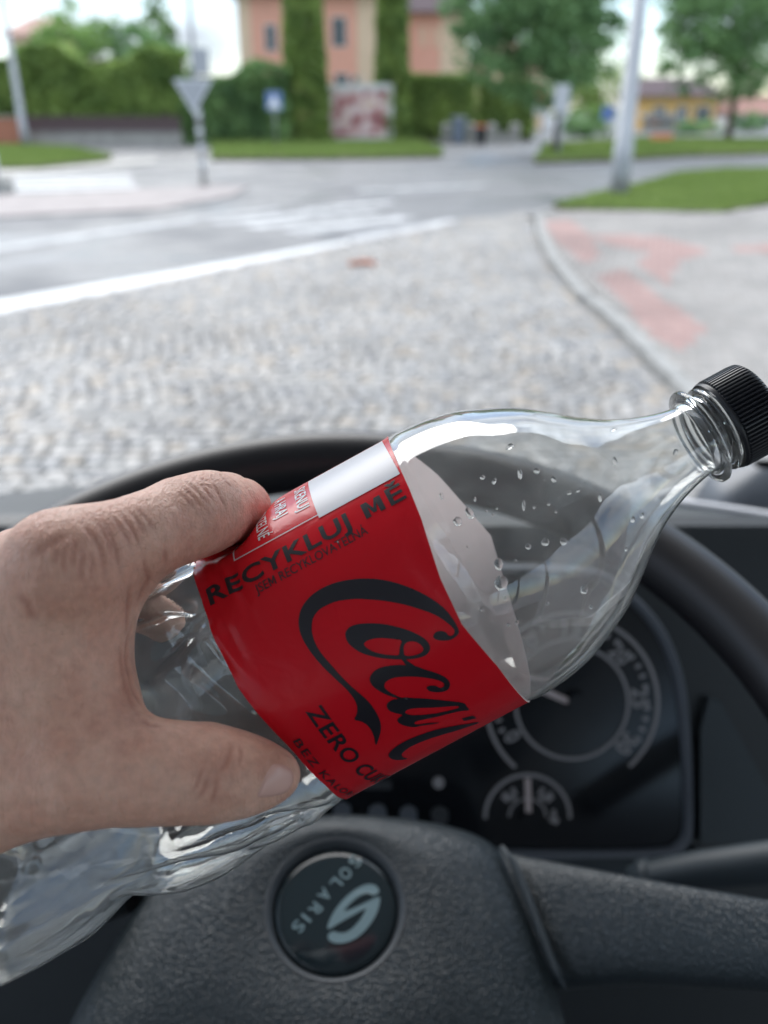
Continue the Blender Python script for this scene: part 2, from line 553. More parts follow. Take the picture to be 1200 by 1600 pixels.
# right-hand pavement of block pavers with red guidance strips
pav = [(842, 336), (870, 329), (1000, 329), (1128, 333), (1200, 322), (1500, 310), (2300, 500), (2300, 1000), (1420, 930), (1200, 716), (1122, 634), (1062, 576), (984, 500), (916, 444), (876, 398), (852, 360)]
pav_w = [G(*p, 0.12) for p in pav]
pavement = MB().prism([(p[0], p[1]) for p in pav_w], -0.3, 0.112).build('block_pavement', M_joint)
pavement['kind'] = 'structure'
reds = [[(850, 346), (890, 342), (926, 368), (940, 402), (912, 412), (866, 374)], [(918, 366), (1030, 369), (1108, 391), (1062, 410), (1042, 444), (998, 416), (1012, 394), (950, 382)],
        [(1143, 386), (1200, 382), (1500, 380), (1500, 398), (1200, 396), (1150, 392)], [(932, 430), (978, 420), (1100, 514), (1066, 554), (1026, 530)]]
reds_w = [[G(*p, 0.12) for p in r] for r in reds]
_d = G(1074, 530) - G(955, 427)
ang = math.atan2(_d.y, _d.x)
ca, sa = math.cos(ang), math.sin(ang)
gv = [[], [], []]; rv = [[], [], []]
for j in range(-220, 260):
    for i in range(-110, 120):
        u = i * 0.205; w = (j + 0.5 * (i % 2)) * 0.104
        x, y = u * ca - w * sa + 4, u * sa + w * ca + 8
        if not (y > 2 and inside(x, y, pav_w)) or x > 9 + 0.3 * y: continue
        q = toPix((x, y, .12))
        if q is None or q[0] > 1500 or q[1] > 1000: continue
        tgt = rv if any(inside(x, y, r) for r in reds_w) else gv
        h = 0.121 + random.uniform(-.0015, .0015); hx, hy = .0995, .0495
        k = len(tgt[0])
        for s, zz in ((1, .108), (1, h - .004), (.93, h)):
            for ax, ay in ((-1, -1), (1, -1), (1, 1), (-1, 1)):
                px_, py_ = ax * hx * s, ay * hy * (s if s == 1 else .9)
                tgt[0].append((x + px_ * ca - py_ * sa, y + px_ * sa + py_ * ca, zz))
        for b in (0, 4):
            for e in range(4): tgt[1].append((k + b + e, k + b + (e + 1) % 4, k + b + 4 + (e + 1) % 4, k + b + 4 + e))
        tgt[1].append((k + 8, k + 9, k + 10, k + 11)); tgt[2] += [random.random()] * 9
for nm, T, m in (('grey_pavers', gv, M_gpav), ('red_pavers', rv, M_rpav)):
    o = obj(nm, T[0], T[1], m, pavement); set_tint(o, T[2]); o['kind'] = 'stuff'

# kerb: stones one by one, with a row of pale setts along its foot
kline = [G(*p, 0.1) for p in [(866, 326), (842, 334), (846, 362), (866, 402), (905, 450), (973, 506), (1053, 585), (1113, 644), (1192, 730), (1300, 838), (1440, 975)]]
def along(poly, step):
    out = []; acc = 0.0; nxt = 0.0
    for a, b in zip(poly[:-1], poly[1:]):
        L = (b - a).length
        while nxt <= acc + L:
            out.append((a + (b - a) * ((nxt - acc) / L), (b - a).normalized())); nxt += step
        acc += L
    return out
kmb = MB()
for (pt, d) in along(kline, 0.8):
    kmb.box((0.03, -.06, -.35), (.77, .06, -.104), Matrix.Translation((pt.x, pt.y, 0)) @ Matrix.Rotation(math.atan2(d.y, d.x), 4, 'Z'))
kerb = kmb.build('kerb', M_kerb)
kerb['kind'] = 'structure'
kb = None
for (pt, d) in along(kline, 0.8):
    M = Matrix.Translation((pt.x, pt.y, 0)) @ Matrix.Rotation(math.atan2(d.y, d.x), 4, 'Z')
    if kb is None:
        mb = MB().box((0.004, -.075, -.1), (.792, .075, .125))
        kb = mb.build('kerb_stone', M_kerb, kerb); bevel(kb, .015); o = kb
    else:
        o = kb.copy(); COL.objects.link(o)
    o.matrix_local = M
gset = None
sv_, sf_, st_ = [], [], []
for off in (0.16, 0.28):
    for n_, (pt, d) in enumerate(along(kline, 0.125)):
        nrm = V(-d.y, d.x, 0)
        if nrm.dot(V(-1, 0, 0)) < 0: nrm = -nrm
        c = pt + nrm * off
        a = math.atan2(d.y, d.x) + random.uniform(-.05, .05); c1_, s1_ = math.cos(a), math.sin(a)
        v, f = protos[n_ % 8][1:]
        k = len(sv_); t = random.choice([.35, .05, .15, .85, .45])
        sv_ += [(c.x + p[0] * c1_ - p[1] * s1_, c.y + p[0] * s1_ + p[1] * c1_, p[2] + .014) for p in v]
        sf_ += [tuple(q_ + k for q_ in q) for q in f]; st_ += [t] * len(f)
o = obj('gutter_setts', sv_, sf_, M_cobble, kerb, smooth=True); set_tint(o, st_); o['kind'] = 'stuff'

# a rust-red fallen leaf heap / broken brick on the setts
bt = thing('broken_brick', 'rust red piece of broken brick lying on the cobbles', 'brick', G(566, 418))
c = G(566, 418)
mb = MB()
for dx, dy, s, a in ((-.10, .0, .09, .3), (.05, .03, .11, -.2), (.16, -.02, .05, .9)):
    mb.box((-s, -s * .55, .03), (s, s * .55, .03 + s * .6), Matrix.Translation((c.x + dx, c.y + dy, 0)) @ Matrix.Rotation(a, 4, 'Z'))
bevel(mb.build('fragment', M_brick, bt), .012)

# ------------------------------------------------------------------ the far side of the junction
def BP(px, py, D):
    "point at forward distance D seen along a measured direction"
    d = CM.to_3x3() @ cray(px, py)
    return V(0, 0, EYE) + d * (D / d.y)


def leaf_quads(centres, size, tints, up=0.3):
    v = []; f = []; t = []
    for (c, tt) in zip(centres, tints):
        n = Vector((random.gauss(0, 1), random.gauss(0, 1), random.gauss(up, .7))).normalized()
        a = n.orthogonal().normalized(); a.rotate(Matrix.Rotation(random.uniform(0, 6.28), 3, n)); b = n.cross(a)
        s = size * random.uniform(.6, 1.3)
        k = len(v)
        v += [c - a * s, c - b * s * .5, c + a * s, c + b * s * .55]
        f.append((k, k + 1, k + 2, k + 3)); t.append(tt)
    return v, f, t


def crown_pts(blobs, n, shell=.55):
    "blobs: (centre, rx, ry, rz); leaves gather near the outside, in clumps"
    out = []; tt = []
    vols = [b[1] * b[2] * b[3] for b in blobs]; s = sum(vols)
    for b, vol in zip(blobs, vols):
        m = int(n * vol / s)
        nc = max(14, m // 70)
        clumps = []
        for _ in range(nc):
            d = Vector((random.gauss(0, 1), random.gauss(0, 1), random.gauss(0, 1))).normalized()
            r = random.uniform(shell, 1.0)
            clumps.append((Vector((d.x * b[1] * r, d.y * b[2] * r, d.z * b[3] * r)), random.uniform(.12, .3), random.uniform(.15, .85)))
        for _ in range(m):
            cc, cr, ct = random.choice(clumps)
            R = (b[1] + b[2] + b[3]) / 3 * cr
            p = cc + Vector((random.gauss(0, 1), random.gauss(0, 1), random.gauss(0, .8))) * R * .7
            out.append(Vector(b[0]) + p); tt.append(min(1, max(0, ct + random.gauss(0, .15))))
    return out, tt


def tree(label, base, trunk_h, trunk_r, blobs, n, size, m, name='tree', group=None, cat='tree', limbs=5):
    t = thing(name, label, cat, base, group)
    mb = MB()
    top = max(b[0][2] for b in blobs)
    mb.tube([base, base + V(.05, 0, trunk_h * .5), base + V(-.05, .05, trunk_h), V(base.x + .1, base.y, (trunk_h + top) / 2), V(base.x, base.y, top)], [trunk_r * 1.25, trunk_r, trunk_r * .85, trunk_r * .5, trunk_r * .15], 10)
    for b in blobs[:limbs]:
        p0 = base + V(0, 0, trunk_h * random.uniform(.75, 1.0)); p1 = Vector(b[0]); mid = (p0 + p1) / 2 + V(0, 0, .4)
        mb.tube([p0, mid, p1], [trunk_r * .45, trunk_r * .3, trunk_r * .1], 7)
    mb.build('trunk', M_bark, t, True)

    c, tn = crown_pts(blobs, n)
    v, f, tt = leaf_quads(c, size, tn)
    o = obj('crown', v, f, m, t); set_tint(o, tt)
    return t


def hedge(label, px0, px1, ytop, ybot, D, depth, n, size, m, wav=.25, group=None, name='hedge', taper=0.0):
    a, b = BP(px0, ybot, D), BP(px1, ybot, D)
    z0 = max(0, a.z); z1 = BP((px0 + px1) / 2, ytop, D).z
    t = thing(name, label, 'hedge', V((a.x + b.x) / 2, D, 0), group)
    cs = []; tt = []
    ph = random.uniform(0, 9)
    for _ in range(n):
        u = random.random(); w = random.random(); zz = random.random() ** .85
        side = random.random()
        x = a.x + (b.x - a.x) * u
        yy = D + depth * (w if side > .6 else random.gauss(.03, .05))
        h = z1 + wav * (math.sin(x * .9 + ph) + .6 * mnoise.noise((x * .6, ph, 0)) * 2)
        z = z0 + (h - z0) * (zz if side < .8 else random.uniform(.93, 1.02))
        cs.append(V(x + random.gauss(0, .08), yy, z)); tt.append(min(1, max(0, .5 + .9 * mnoise.noise((x * .7, z * .7, ph)) + random.gauss(0, .15))))
    v, f, tt = leaf_quads(cs, size, tt)
    o = obj('foliage', v, f, m, t); set_tint(o, tt)
    MB().box((a.x + .15, D + .25, 0), (b.x - .15, D + depth - .2, z1 - .25)).build('light_block_core', M_bark, t)  # solid dark box added inside to stop light passing through the leaves
    return t


def thuja(label, pxc, wpx, D, height, n, group):
    c = BP(pxc, 215, D); r = wpx / FPX * D * .906 / 2 * 1.0
    base = V(c.x, D, 0)
    t = thing('columnar_thuja', label, 'conifer', base, group)
    MB().tube([base, base + V(0, 0, height * .9)], [.16, .03], 8).build('trunk', M_bark, t, True)
    cs = []; tt = []
    for _ in range(n):
        h = random.random() ** .9
        rr = r * (1 - .45 * h) * (min(1, (1 - h) * 5)) * (1 + .10 * mnoise.noise((h * 9, 0, pxc)))
        a = random.uniform(0, 6.283); q = random.uniform(.7, 1.03)
        cs.append(base + V(math.cos(a) * rr * q, math.sin(a) * rr * q, .1 + h * height)); tt.append(min(1, max(0, .45 + .8 * mnoise.noise((a * 1.5, h * 14, pxc)) + random.gauss(0, .12))))
    v, f, tt = leaf_quads(cs, .19, tt, up=.8)
    o = obj('crown', v, f, M_thuja, t); set_tint(o, tt)


def window(parent, x, y, z, w, h, m=None, name='window', fm=None):
    fr = MB()
    for (lo, hi) in (((x - w / 2 - .07, y - .05, z - h / 2 - .07), (x + w / 2 + .07, y + .02, z - h / 2)), ((x - w / 2 - .07, y - .05, z + h / 2), (x + w / 2 + .07, y + .02, z + h / 2 + .07)),
                     ((x - w / 2 - .07, y - .05, z - h / 2), (x - w / 2, y + .02, z + h / 2)), ((x + w / 2, y - .05, z - h / 2), (x + w / 2 + .07, y + .02, z + h / 2)), ((x - .03, y - .045, z - h / 2), (x + .03, y + .015, z + h / 2))):
        fr.box(lo, hi)
    o = fr.build(name, fm or M_frame, parent)
    MB().box((x - w / 2, y - .012, z - h / 2), (x + w / 2, y + .01, z + h / 2)).build('pane', m or M_glassw, o)
    return o


# salmon house with cream corners
D = 72.0
xl, xr = BP(376, 100, D).x, BP(592, 100, D).x
hs = thing('salmon_house', 'salmon pink two storey house with cream corners and dark roof behind the columnar conifers', 'house', V((xl + xr) / 2, D, 0))
ez = 9.6
MB().box((xl, D, 0), (xr, D + 11, ez)).build('wall', M_salmon, hs)
MB().box((xl - .03, D - .05, 0), (xl + .9, D + .5, ez)).build('corner_strip', M_cream, hs); MB().box((xr - 1.6, D - .05, 0), (xr + .03, D + .5, ez)).build('corner_strip', M_cream, hs)
rf = MB(); rf.add([V(xl - .9, D - .9, ez), V(xr + .9, D - .9, ez), V(xr + .9, D + 12, ez), V(xl - .9, D + 12, ez), V(xl + 4, D + 5.5, ez + 4), V(xr - 4, D + 5.5, ez + 4)], [(0, 1, 5, 4), (1, 2, 5), (2, 3, 4, 5), (3, 0, 4), (3, 2, 1, 0)])
rf.build('roof', M_roof, hs)
for (px, py, w, h) in ((423, 59, .75, 1.6), (530, 50, .95, 1.8), (534, 128, .9, 1.0), (560, 130, .8, .9), (470, 55, .9, 1.7)):
    c = BP(px, py, D); window(hs, c.x, D - .003, c.z, w, h)
# right wing
D2 = 74.5
x2, x3 = BP(600, 100, D2).x, BP(728, 100, D2).x
wz = BP(690, 20, D2).z
MB().box((xr + .05, D2, 0), (x3, D2 + 9, wz)).build('wing_wall', M_salmon, hs)
MB().box((x3 - 2.0, D2 - .05, 0), (x3 + .03, D2 + .5, wz - .02)).build('corner_strip', M_cream, hs)
rf = MB(); rf.add([V(xr - .2, D2 - .8, wz), V(x3 + .8, D2 - .8, wz), V(x3 + .8, D2 + 9.5, wz), V(xr - .2, D2 + 9.5, wz), V(xr - .2, D2 + 4.5, wz + 3.2), V(x3 - 2.5, D2 + 4.5, wz + 3.2)], [(0, 1, 5, 4), (1, 2, 5), (2, 3, 4, 5), (3, 0, 4), (3, 2, 1, 0)])
rf.build('roof', M_roof, hs)
for px in (661, 681):
    c = BP(px, 57, D2); window(hs, c.x, D2 - .003, c.z, .5, 1.4, M_cream, fm=M_salmon)

# yellow house, pale house
D = 95.0
xl, xr = BP(1002, 170, D).x, BP(1120, 170, D).x
yh = thing('yellow_house', 'low ochre yellow house with dark roof behind the right-hand lamp post', 'house', V((xl + xr) / 2, D, 0))
ez = BP(1060, 150, D).z
MB().box((xl, D, 0), (xr, D + 8, ez)).build('wall', M_yellow, yh)
rf = MB(); rf.add([V(xl - .6, D - .6, ez), V(xr + .6, D - .6, ez), V(xr + .6, D + 8.6, ez), V(xl - .6, D + 8.6, ez), V(xl + 1, D + 4, ez + 1.7), V(xr - 1, D + 4, ez + 1.7)], [(0, 1, 5, 4), (1, 2, 5), (2, 3, 4, 5), (3, 0, 4), (3, 2, 1, 0)])
rf.build('roof', M_roof, yh)
for px, w in ((1030, 1.0), (1065, 1.0), (1098, 1.4)):
    c = BP(px, 178, D); window(yh, c.x, D - .003, c.z, w, 1.3)
D = 110.0
xl, xr = BP(1142, 180, D).x, BP(1290, 180, D).x
ph = thing('white_house', 'small white house with a rusty red roof at the right edge', 'house', V((xl + xr) / 2, D, 0))
ez = BP(1180, 178, D).z
MB().box((xl, D, 0), (xr, D + 8, ez)).build('wall', M_pale, ph)
rf = MB(); rf.add([V(xl - .5, D - .5, ez), V(xr + .5, D - .5, ez), V(xr + .5, D + 8.5, ez), V(xl - .5, D + 8.5, ez), V(xl - .5, D + 4, ez + 2), V(xr + .5, D + 4, ez + 2)], [(0, 1, 5, 4), (1, 2, 5), (2, 3, 4, 5), (3, 0, 4), (3, 2, 1, 0)])
rf.build('roof', M_roofred, ph)
for px in (1160, 1195):
    c = BP(px, 192, D); window(ph, c.x, D - .003, c.z, 1.1, 1.2)
D = 100.0
xl, xr = BP(735, 150, D).x, BP(850, 150, D).x
ch = thing('cream_house', 'pale cream house half hidden behind the big roadside tree', 'house', V((xl + xr) / 2, D, 0))
ez = BP(790, 105, D).z
MB().box((xl, D, 0), (xr, D + 8, ez)).build('wall', M_cream, ch)
rf = MB(); rf.add([V(xl - .5, D - .5, ez), V(xr + .5, D - .5, ez), V(xr + .5, D + 8.5, ez), V(xl - .5, D + 8.5, ez), V(xl + 2, D + 4, ez + 2.6), V(xr - 2, D + 4, ez + 2.6)], [(0, 1, 5, 4), (1, 2, 5), (2, 3, 4, 5), (3, 0, 4), (3, 2, 1, 0)])
rf.build('roof', M_roofred, ch)
c = BP(800, 150, D); window(ch, c.x, D - .003, c.z, 1.3, 1.6)
D = 80.0
xl, xr = BP(8, 60, D).x, BP(95, 60, D).x
bh = thing('brown_house', 'brown roofed house peeping over the tall left hedge', 'house', V((xl + xr) / 2, D, 0))
ez = BP(50, 55, D).z
MB().box((xl, D, 0), (xr, D + 8, ez)).build('wall', M_cream, bh)
rf = MB(); rf.add([V(xl - .5, D - .5, ez), V(xr + .5, D - .5, ez), V(xr + .5, D + 8.5, ez), V(xl - .5, D + 8.5, ez), V(xl + 1, D + 4, ez + 1.6), V(xr - 1, D + 4, ez + 1.6)], [(0, 1, 5, 4), (1, 2, 5), (2, 3, 4, 5), (3, 0, 4), (3, 2, 1, 0)])
rf.build('roof', M_roofred, bh)
c = BP(60, 75, D); window(bh, c.x, D - .003, c.z, 1.1, 1.2)

# hedges, fence, plinth on the left
hedge('tall loose green hedge behind the brown fence on the left', -120, 290, 84, 192, 58, 2.2, 14000, .2, M_hedge, .55)
hedge('dark bushy hedge between the sign post and the first conifer', 283, 452, 112, 225, 58, 2.0, 6000, .18, M_dark, .5)
hedge('clipped dark green hedge right of the second conifer', 634, 742, 116, 216, 64, 1.6, 5000, .15, M_thuja, .05)
hedge('lower clipped green hedge behind the stone gate posts', 743, 836, 127, 214, 66, 1.6, 4000, .15, M_thuja, .06)
thuja('tall columnar thuja left of the billboard', 480, 78, 60, 14.0, 14000, 'columnar thujas')
thuja('tall columnar thuja right of the billboard', 612, 60, 62, 14.5, 14000, 'columnar thujas')
a, b = BP(-160, 192, 56), BP(282, 192, 56)
fz0, fz1 = BP(100, 206, 56).z, BP(100, 181, 56).z
fc = thing('board_fence', 'dark brown board fence under the tall left hedge', 'fence', V((a.x + b.x) / 2, 56, 0))
nb = 70
bd = None
for i in range(nb):
    x0 = a.x + (b.x - a.x) * i / nb; w = (b.x - a.x) / nb
    if bd is None:
        bd = MB().box((x0, 56, fz0), (x0 + w - .015, 56.03, fz1)).build('board', M_fence, fc); o = bd
    else:
        o = bd.copy(); COL.objects.link(o); o.location = (x0 - a.x, 0, random.uniform(-.01, .01))
mb = MB(); mb.box((a.x, 56.031, fz0 + .1), (b.x, 56.08, fz0 + .18)); mb.box((a.x, 56.031, fz1 - .2), (b.x, 56.08, fz1 - .12)); mb.build('rail', M_fence, fc)
pl = thing('plinth_wall', 'long low pale concrete plinth under the brown fence', 'wall', V((a.x + b.x) / 2, 55.6, 0))
MB().box((a.x, 55.5, -.1), (b.x, 56.3, fz0 - .02)).build('wall', M_conc, pl)
MB().box((a.x, 55.44, fz0 - .02), (b.x, 56.34, fz0 + .04)).build('coping', M_kerb, pl)
c = BP(10, 235, 54)
bw = thing('brick_gate_pier', 'orange brick pier by the left lamp post', 'wall', V(c.x, 54, 0))
x1 = BP(27, 205, 54).x; zt = BP(10, 184, 54).z
mb = MB(); mb.box((x1 - 3.2, 54, -.1), (x1, 54.4, zt)); mb.build('wall', M_brick, bw)
mb = MB(); mb.box((x1 - 3.3, 53.93, zt), (x1 + .07, 54.47, zt + .1)); mb.build('coping', M_conc, bw)

# trees
def blob(px, py, D, r, dy=0.0, sx=1, sz=1):
    c = BP(px, py, D); return (V(c.x, c.y + dy, c.z), r * sx, r, r * sz)
B1 = [blob(105, 75, 66, 2.4), blob(70, 100, 66, 2.1), blob(140, 92, 66, 2.2), blob(100, 38, 66.5, 1.4, sz=1.3), blob(165, 62, 67, 1.3)]
c = BP(105, 150, 66); tree('round bright green tree rising over the left hedge', V(c.x, 66, 0), 3.5, .16, B1, 5000, .16, M_light)
B1 = [blob(205, 85, 68, 2.0), blob(190, 60, 68, 1.4), blob(230, 95, 67, 1.9), blob(262, 105, 67, 1.9)]
c = BP(215, 150, 68); tree('small leafy tree between the round tree and the fir', V(c.x, 68, 0), 3.5, .14, B1, 4000, .16, M_tree)
D = 74; c = BP(252, 120, D)
B1 = [(V(c.x, D, z), r, r, .8) for z, r in ((3, 2.6), (4.4, 2.4), (5.8, 2.1), (7.0, 1.7), (8.1, 1.35), (9.2, 1.0), (10.2, .7), (11.2, .4))]
tree('pointed dark fir standing behind the left hedge', V(c.x, D, 0), 3, .2, B1, 5000, .17, M_dark, name='fir_tree')
B1 = [blob(850, 40, 46, 2.6), blob(790, 60, 46, 2.1), blob(760, 20, 46, 2.0), blob(905, 60, 46, 2.1), blob(840, 105, 45, 1.9), blob(780, 108, 46, 1.2), blob(900, 105, 45, 1.3), blob(860, -60, 46, 3.2), blob(790, -40, 46, 2.4), blob(930, 0, 46, 1.9), blob(945, 50, 46, 1.1), blob(750, 60, 46, 1.4), blob(865, 135, 45.5, 1.0)]
c = G(866, 240); tree('big broadleaf roadside tree with a thin dark trunk in the centre', V(c.x, 46, 0), 4.2, .17, B1, 20000, .15, M_tree, name='roadside_tree', limbs=9)
B1 = [blob(1120, 40, 62, 2.8), blob(1060, 30, 62, 1.9), blob(1180, 70, 62, 2.8), blob(1100, 100, 61, 1.9), blob(1058, 70, 62, 1.9), blob(1170, 115, 61, 2.2), blob(1090, 20, 62, 2.4), blob(1150, 10, 61, 2.6), blob(1130, -40, 62, 3.6), blob(1230, 20, 62, 3.2), blob(1100, 130, 61, 1.0), blob(1215, 120, 62, 1.5)]
c = BP(1137, 215, 62); tree('airy roadside tree at the right edge with sky showing through', V(c.x, 62, 0), 4.5, .22, B1, 17000, .17, M_tree, name='roadside_tree', limbs=9)
B1 = [blob(930, 130, 105, 4.0), blob(900, 150, 105, 3.2), blob(965, 150, 105, 3.4)]
c = BP(930, 200, 105); tree('olive brown tree far down the street beside the grey lamp post', V(c.x, 105, 0), 3, .25, B1, 4000, .25, M_hedge)
B1 = [blob(345, 105, 56, 1.2), blob(325, 120, 56, 1.0)]
for (px, D_, h, w, lb) in ((905, 74, 1.5, 2.4, 'low rounded green shrub beside the white sign board'), (925, 78, 2.4, 2.2, 'taller pale shrub left of the grey lamp post'), (1078, 84, 1.1, 3.4, 'flat clipped shrub in front of the yellow house'), (1168, 90, 1.7, 2.4, 'dark shrub before the white house')):
    c = BP(px, 215, D_)
    bl = [(V(c.x + dx * w, D_, h * .5), w * .5, w * .5, h * .55) for dx in (-.3, 0.05, .35)]
    tree(lb, V(c.x, D_, 0), h * .4, .05, bl, 1500, .13, M_tree if h < 2 else M_light, name='shrub', group='shrubs along the far verge', cat='shrub', limbs=3)

# lamp posts
def lamp_post(label, px, py, r, h, px_top=None):
    b = G(px, py); t = thing('lamp_post', label, 'lamp post', b, 'street lamp posts')
    MB().tube([b, b + V(0, 0, 1.3), b + V(0, 0, 1.32), b + V(0, 0, h)], [r * 1.15, r * 1.12, r, r * .62], 18).build('pole', M_pole, t, True)
    MB().tube([b + V(0, 0, -.05), b + V(0, 0, .1)], r * 1.7, 18).build('base_collar', M_conc, t, True)
    MB().tube([b + V(0, 0, h), b + V(-.2, .0, h + .5), b + V(-1.2, 0, h + .7)], [r * .5, r * .45, r * .4], 10).build('arm', M_pole, t, True)
    MB().box((b.x - 1.9, b.y - .13, h + .62), (b.x - 1.15, b.y + .13, h + .76)).build('lamp_head', M_sheet, t)
    MB().box((b.x - .06, b.y - r * 1.3, .5), (b.x + .06, b.y - r * 1.0, 1.0)).build('hatch', M_sheet, t)
lamp_post('grey lamp post standing on the grass verge by the red paving', 966, 312, .20, 9.0)
lamp_post('pale lamp post at the far left beside the brick pier', 41, 231, .19, 10.5)

# give way post
def panel_mesh(pts, y, th):
    n = len(pts)
    v = [V(x, y, z) for x, z in pts] + [V(x, y + th, z) for x, z in pts]
    f = [list(range(n)), [n + i for i in range(n)][::-1]] + [(i, n + i, n + (i + 1) % n, (i + 1) % n) for i in range(n)]
    return v, f
b = G(319, 291)
M_platew = mat('dull_reflective', (0.5, 0.51, 0.52), .5)
t = thing('give_way_post', 'tall striped post with the grey back of a triangular give way sign', 'sign post', b)
MB().tube([b, b + V(0, 0, 8)], [.075, .05], 12).build('post', M_pole, t, True)
for k in range(5): MB().tube([b + V(0, 0, .45 + k * .42), b + V(0, 0, .68 + k * .42)], .082, 12).build('reflective_band', M_platew, t, True)
mb = MB().tube([b + V(0, 0, -.02), b + V(0, 0, .3)], .11, 12); mb.build('base_sleeve', M_conc, t, True)
def at(px, py): return BP(px, py, b.y - .1)
M_platef = mat('plate_rim', (0.55, 0.57, 0.59), .45)
A_, B_, C_ = at(270, 124), at(332, 124), at(303, 178)
obj('sign_plate', *panel_mesh([(A_.x, A_.z), (B_.x, B_.z), (C_.x, C_.z)], b.y - .1, .02), M_platef, t)
cx_, cz_ = (A_.x + B_.x + C_.x) / 3, (A_.z + B_.z + C_.z) / 3
obj('plate_inner', *panel_mesh([(cx_ + (q.x - cx_) * .8, cz_ + (q.z - cz_) * .8) for q in (A_, B_, C_)], b.y - .106, .004), M_sheet, t)
A_, B_ = at(301, 75), at(328, 117)
obj('direction_plate', *panel_mesh([(A_.x, A_.z), (B_.x, A_.z), (B_.x, B_.z), (A_.x, B_.z)], b.y - .1, .02), M_sheet, t)

def sign(label, px, py, plates, r=.04, group=None, D=None, H=None):
    b = G(px, py)
    t = thing('road_sign', label, 'road sign', b, group)
    zt = max(BP(0, y0, b.y).z for (_, y0, _, _, _) in plates)
    MB().tube([b, b + V(0, 0, zt)], r, 10).build('post', M_pole, t, True)
    for k, (x0, y0, x1, y1, m) in enumerate(plates):
        A_, B_ = BP(x0, y0, b.y - r - .02), BP(x1, y1, b.y - r - .02)
        o = MB().box((A_.x, b.y - r - .04, B_.z), (B_.x, b.y - r - .015, A_.z)).build('sign_plate', m, t); bevel(o, .01)
    return t, b
t, b = sign('square blue sign with a white symbol on a thin grey post', 432, 233, [(415, 143, 441, 172, M_blue)])
A_, B_ = BP(418, 146, b.y - .07), BP(438, 169, b.y - .07)
obj('symbol', *panel_mesh([(A_.x, B_.z), (B_.x, B_.z), ((A_.x + B_.x) / 2, A_.z)], b.y - .088, .004), M_white, t)
sign('red and white sign over a white plate in front of the hedge', 846, 237, [(836, 134, 857, 158, M_red), (835, 160, 858, 180, M_white)])
sign('white notice board on a stout grey post right of the red sign', 872, 247, [(868, 132, 888, 176, M_platew)], r=.10)
sign('small blue sign down the street left of the grey lamp post', 949, 227, [(941, 166, 960, 188, M_blue)])

# billboard
D = 61.0
A_, B_ = BP(499, 131, D), BP(614, 216, D)
bb = thing('billboard', 'wide billboard with a reddish portrait poster between the two conifers', 'billboard', V((A_.x + B_.x) / 2, D, 0))
M_post, nt, p = nmat('poster_print')
tc = add(nt, 'ShaderNodeTexCoord')
vo = add(nt, 'ShaderNodeTexVoronoi', Scale=0.75); no = add(nt, 'ShaderNodeTexNoise', Scale=1.1, Detail=3.0)
nt.links.new(tc.outputs['Object'], no.inputs['Vector'])
rp = add(nt, 'ShaderNodeValToRGB'); el = rp.color_ramp.elements
for pos, c_ in ((.30, (.10, .05, .06)), (.42, (.34, .09, .10)), (.5, (.55, .33, .30)), (.57, (.68, .56, .56)), (.68, (.62, .40, .22))): e = el.new(pos); e.color = (*c_, 1)
nt.links.new(no.outputs['Fac'], rp.inputs['Fac']); nt.links.new(rp.outputs['Color'], p.inputs['Base Color'])
MB().box((A_.x + .55, D - .08, B_.z + .1), (B_.x - .3, D + .05, A_.z - .35)).build('poster', M_post, bb)
MB().box((A_.x + .32, D - .09, B_.z + .15), (A_.x + .545, D + .04, A_.z - .4)).build('poster_margin', M_white, bb)
fr = MB(); x0, x1, z0, z1 = A_.x, B_.x, B_.z, A_.z
fr.box((x0, D - .12, z1 - .34), (x1, D + .12, z1)); fr.box((x0, D - .12, z0 - .1), (x1, D + .12, z0 + .09)); fr.box((x0, D - .12, z0 + .09), (x0 + .3, D + .12, z1 - .34)); fr.box((x1 - .28, D - .12, z0 + .09), (x1, D + .12, z1 - .34))
fr.build('frame', M_frame, bb)
for x in (x0 + .15, x1 - .14): MB().box((x - .13, D - .1, 0), (x + .13, D + .1, z0 - .1)).build('leg', M_sheet, bb)

# gate posts, bins
for k, px in enumerate((697, 736, 768, 804)):
    D = 60.0; c = BP(px, 218, D); z1 = BP(px, 194, D).z
    t = thing('gate_post', ['stone gate post left of the grey bin', 'stone gate post between the grey and the black bin', 'stone gate post just right of the black bin', 'rightmost stone gate post under the low hedge'][k], 'gate post', V(c.x, D, 0), 'stone gate posts')
    MB().box((c.x - .27, D - .27, -.05), (c.x + .27, D + .27, z1 - .1)).build('shaft', M_conc, t)
    MB().add([V(c.x - .34, D - .34, z1 - .1), V(c.x + .34, D - .34, z1 - .1), V(c.x + .34, D + .34, z1 - .1), V(c.x - .34, D + .34, z1 - .1), V(c.x, D, z1 + .1)], [(0, 1, 4), (1, 2, 4), (2, 3, 4), (3, 0, 4), (3, 2, 1, 0)]).build('cap', M_kerb, t)
xa, xb = BP(768, 218, 60).x + .3, BP(804, 218, 60).x - .3
t = thing('low_wall', 'low concrete wall between the two right gate posts', 'wall', V((xa + xb) / 2, 60, 0))
MB().box((xa, 59.9, -.05), (xb, 60.1, .6)).build('wall', M_conc, t); MB().box((xa, 59.86, .6), (xb, 60.14, .68)).build('coping', M_kerb, t)
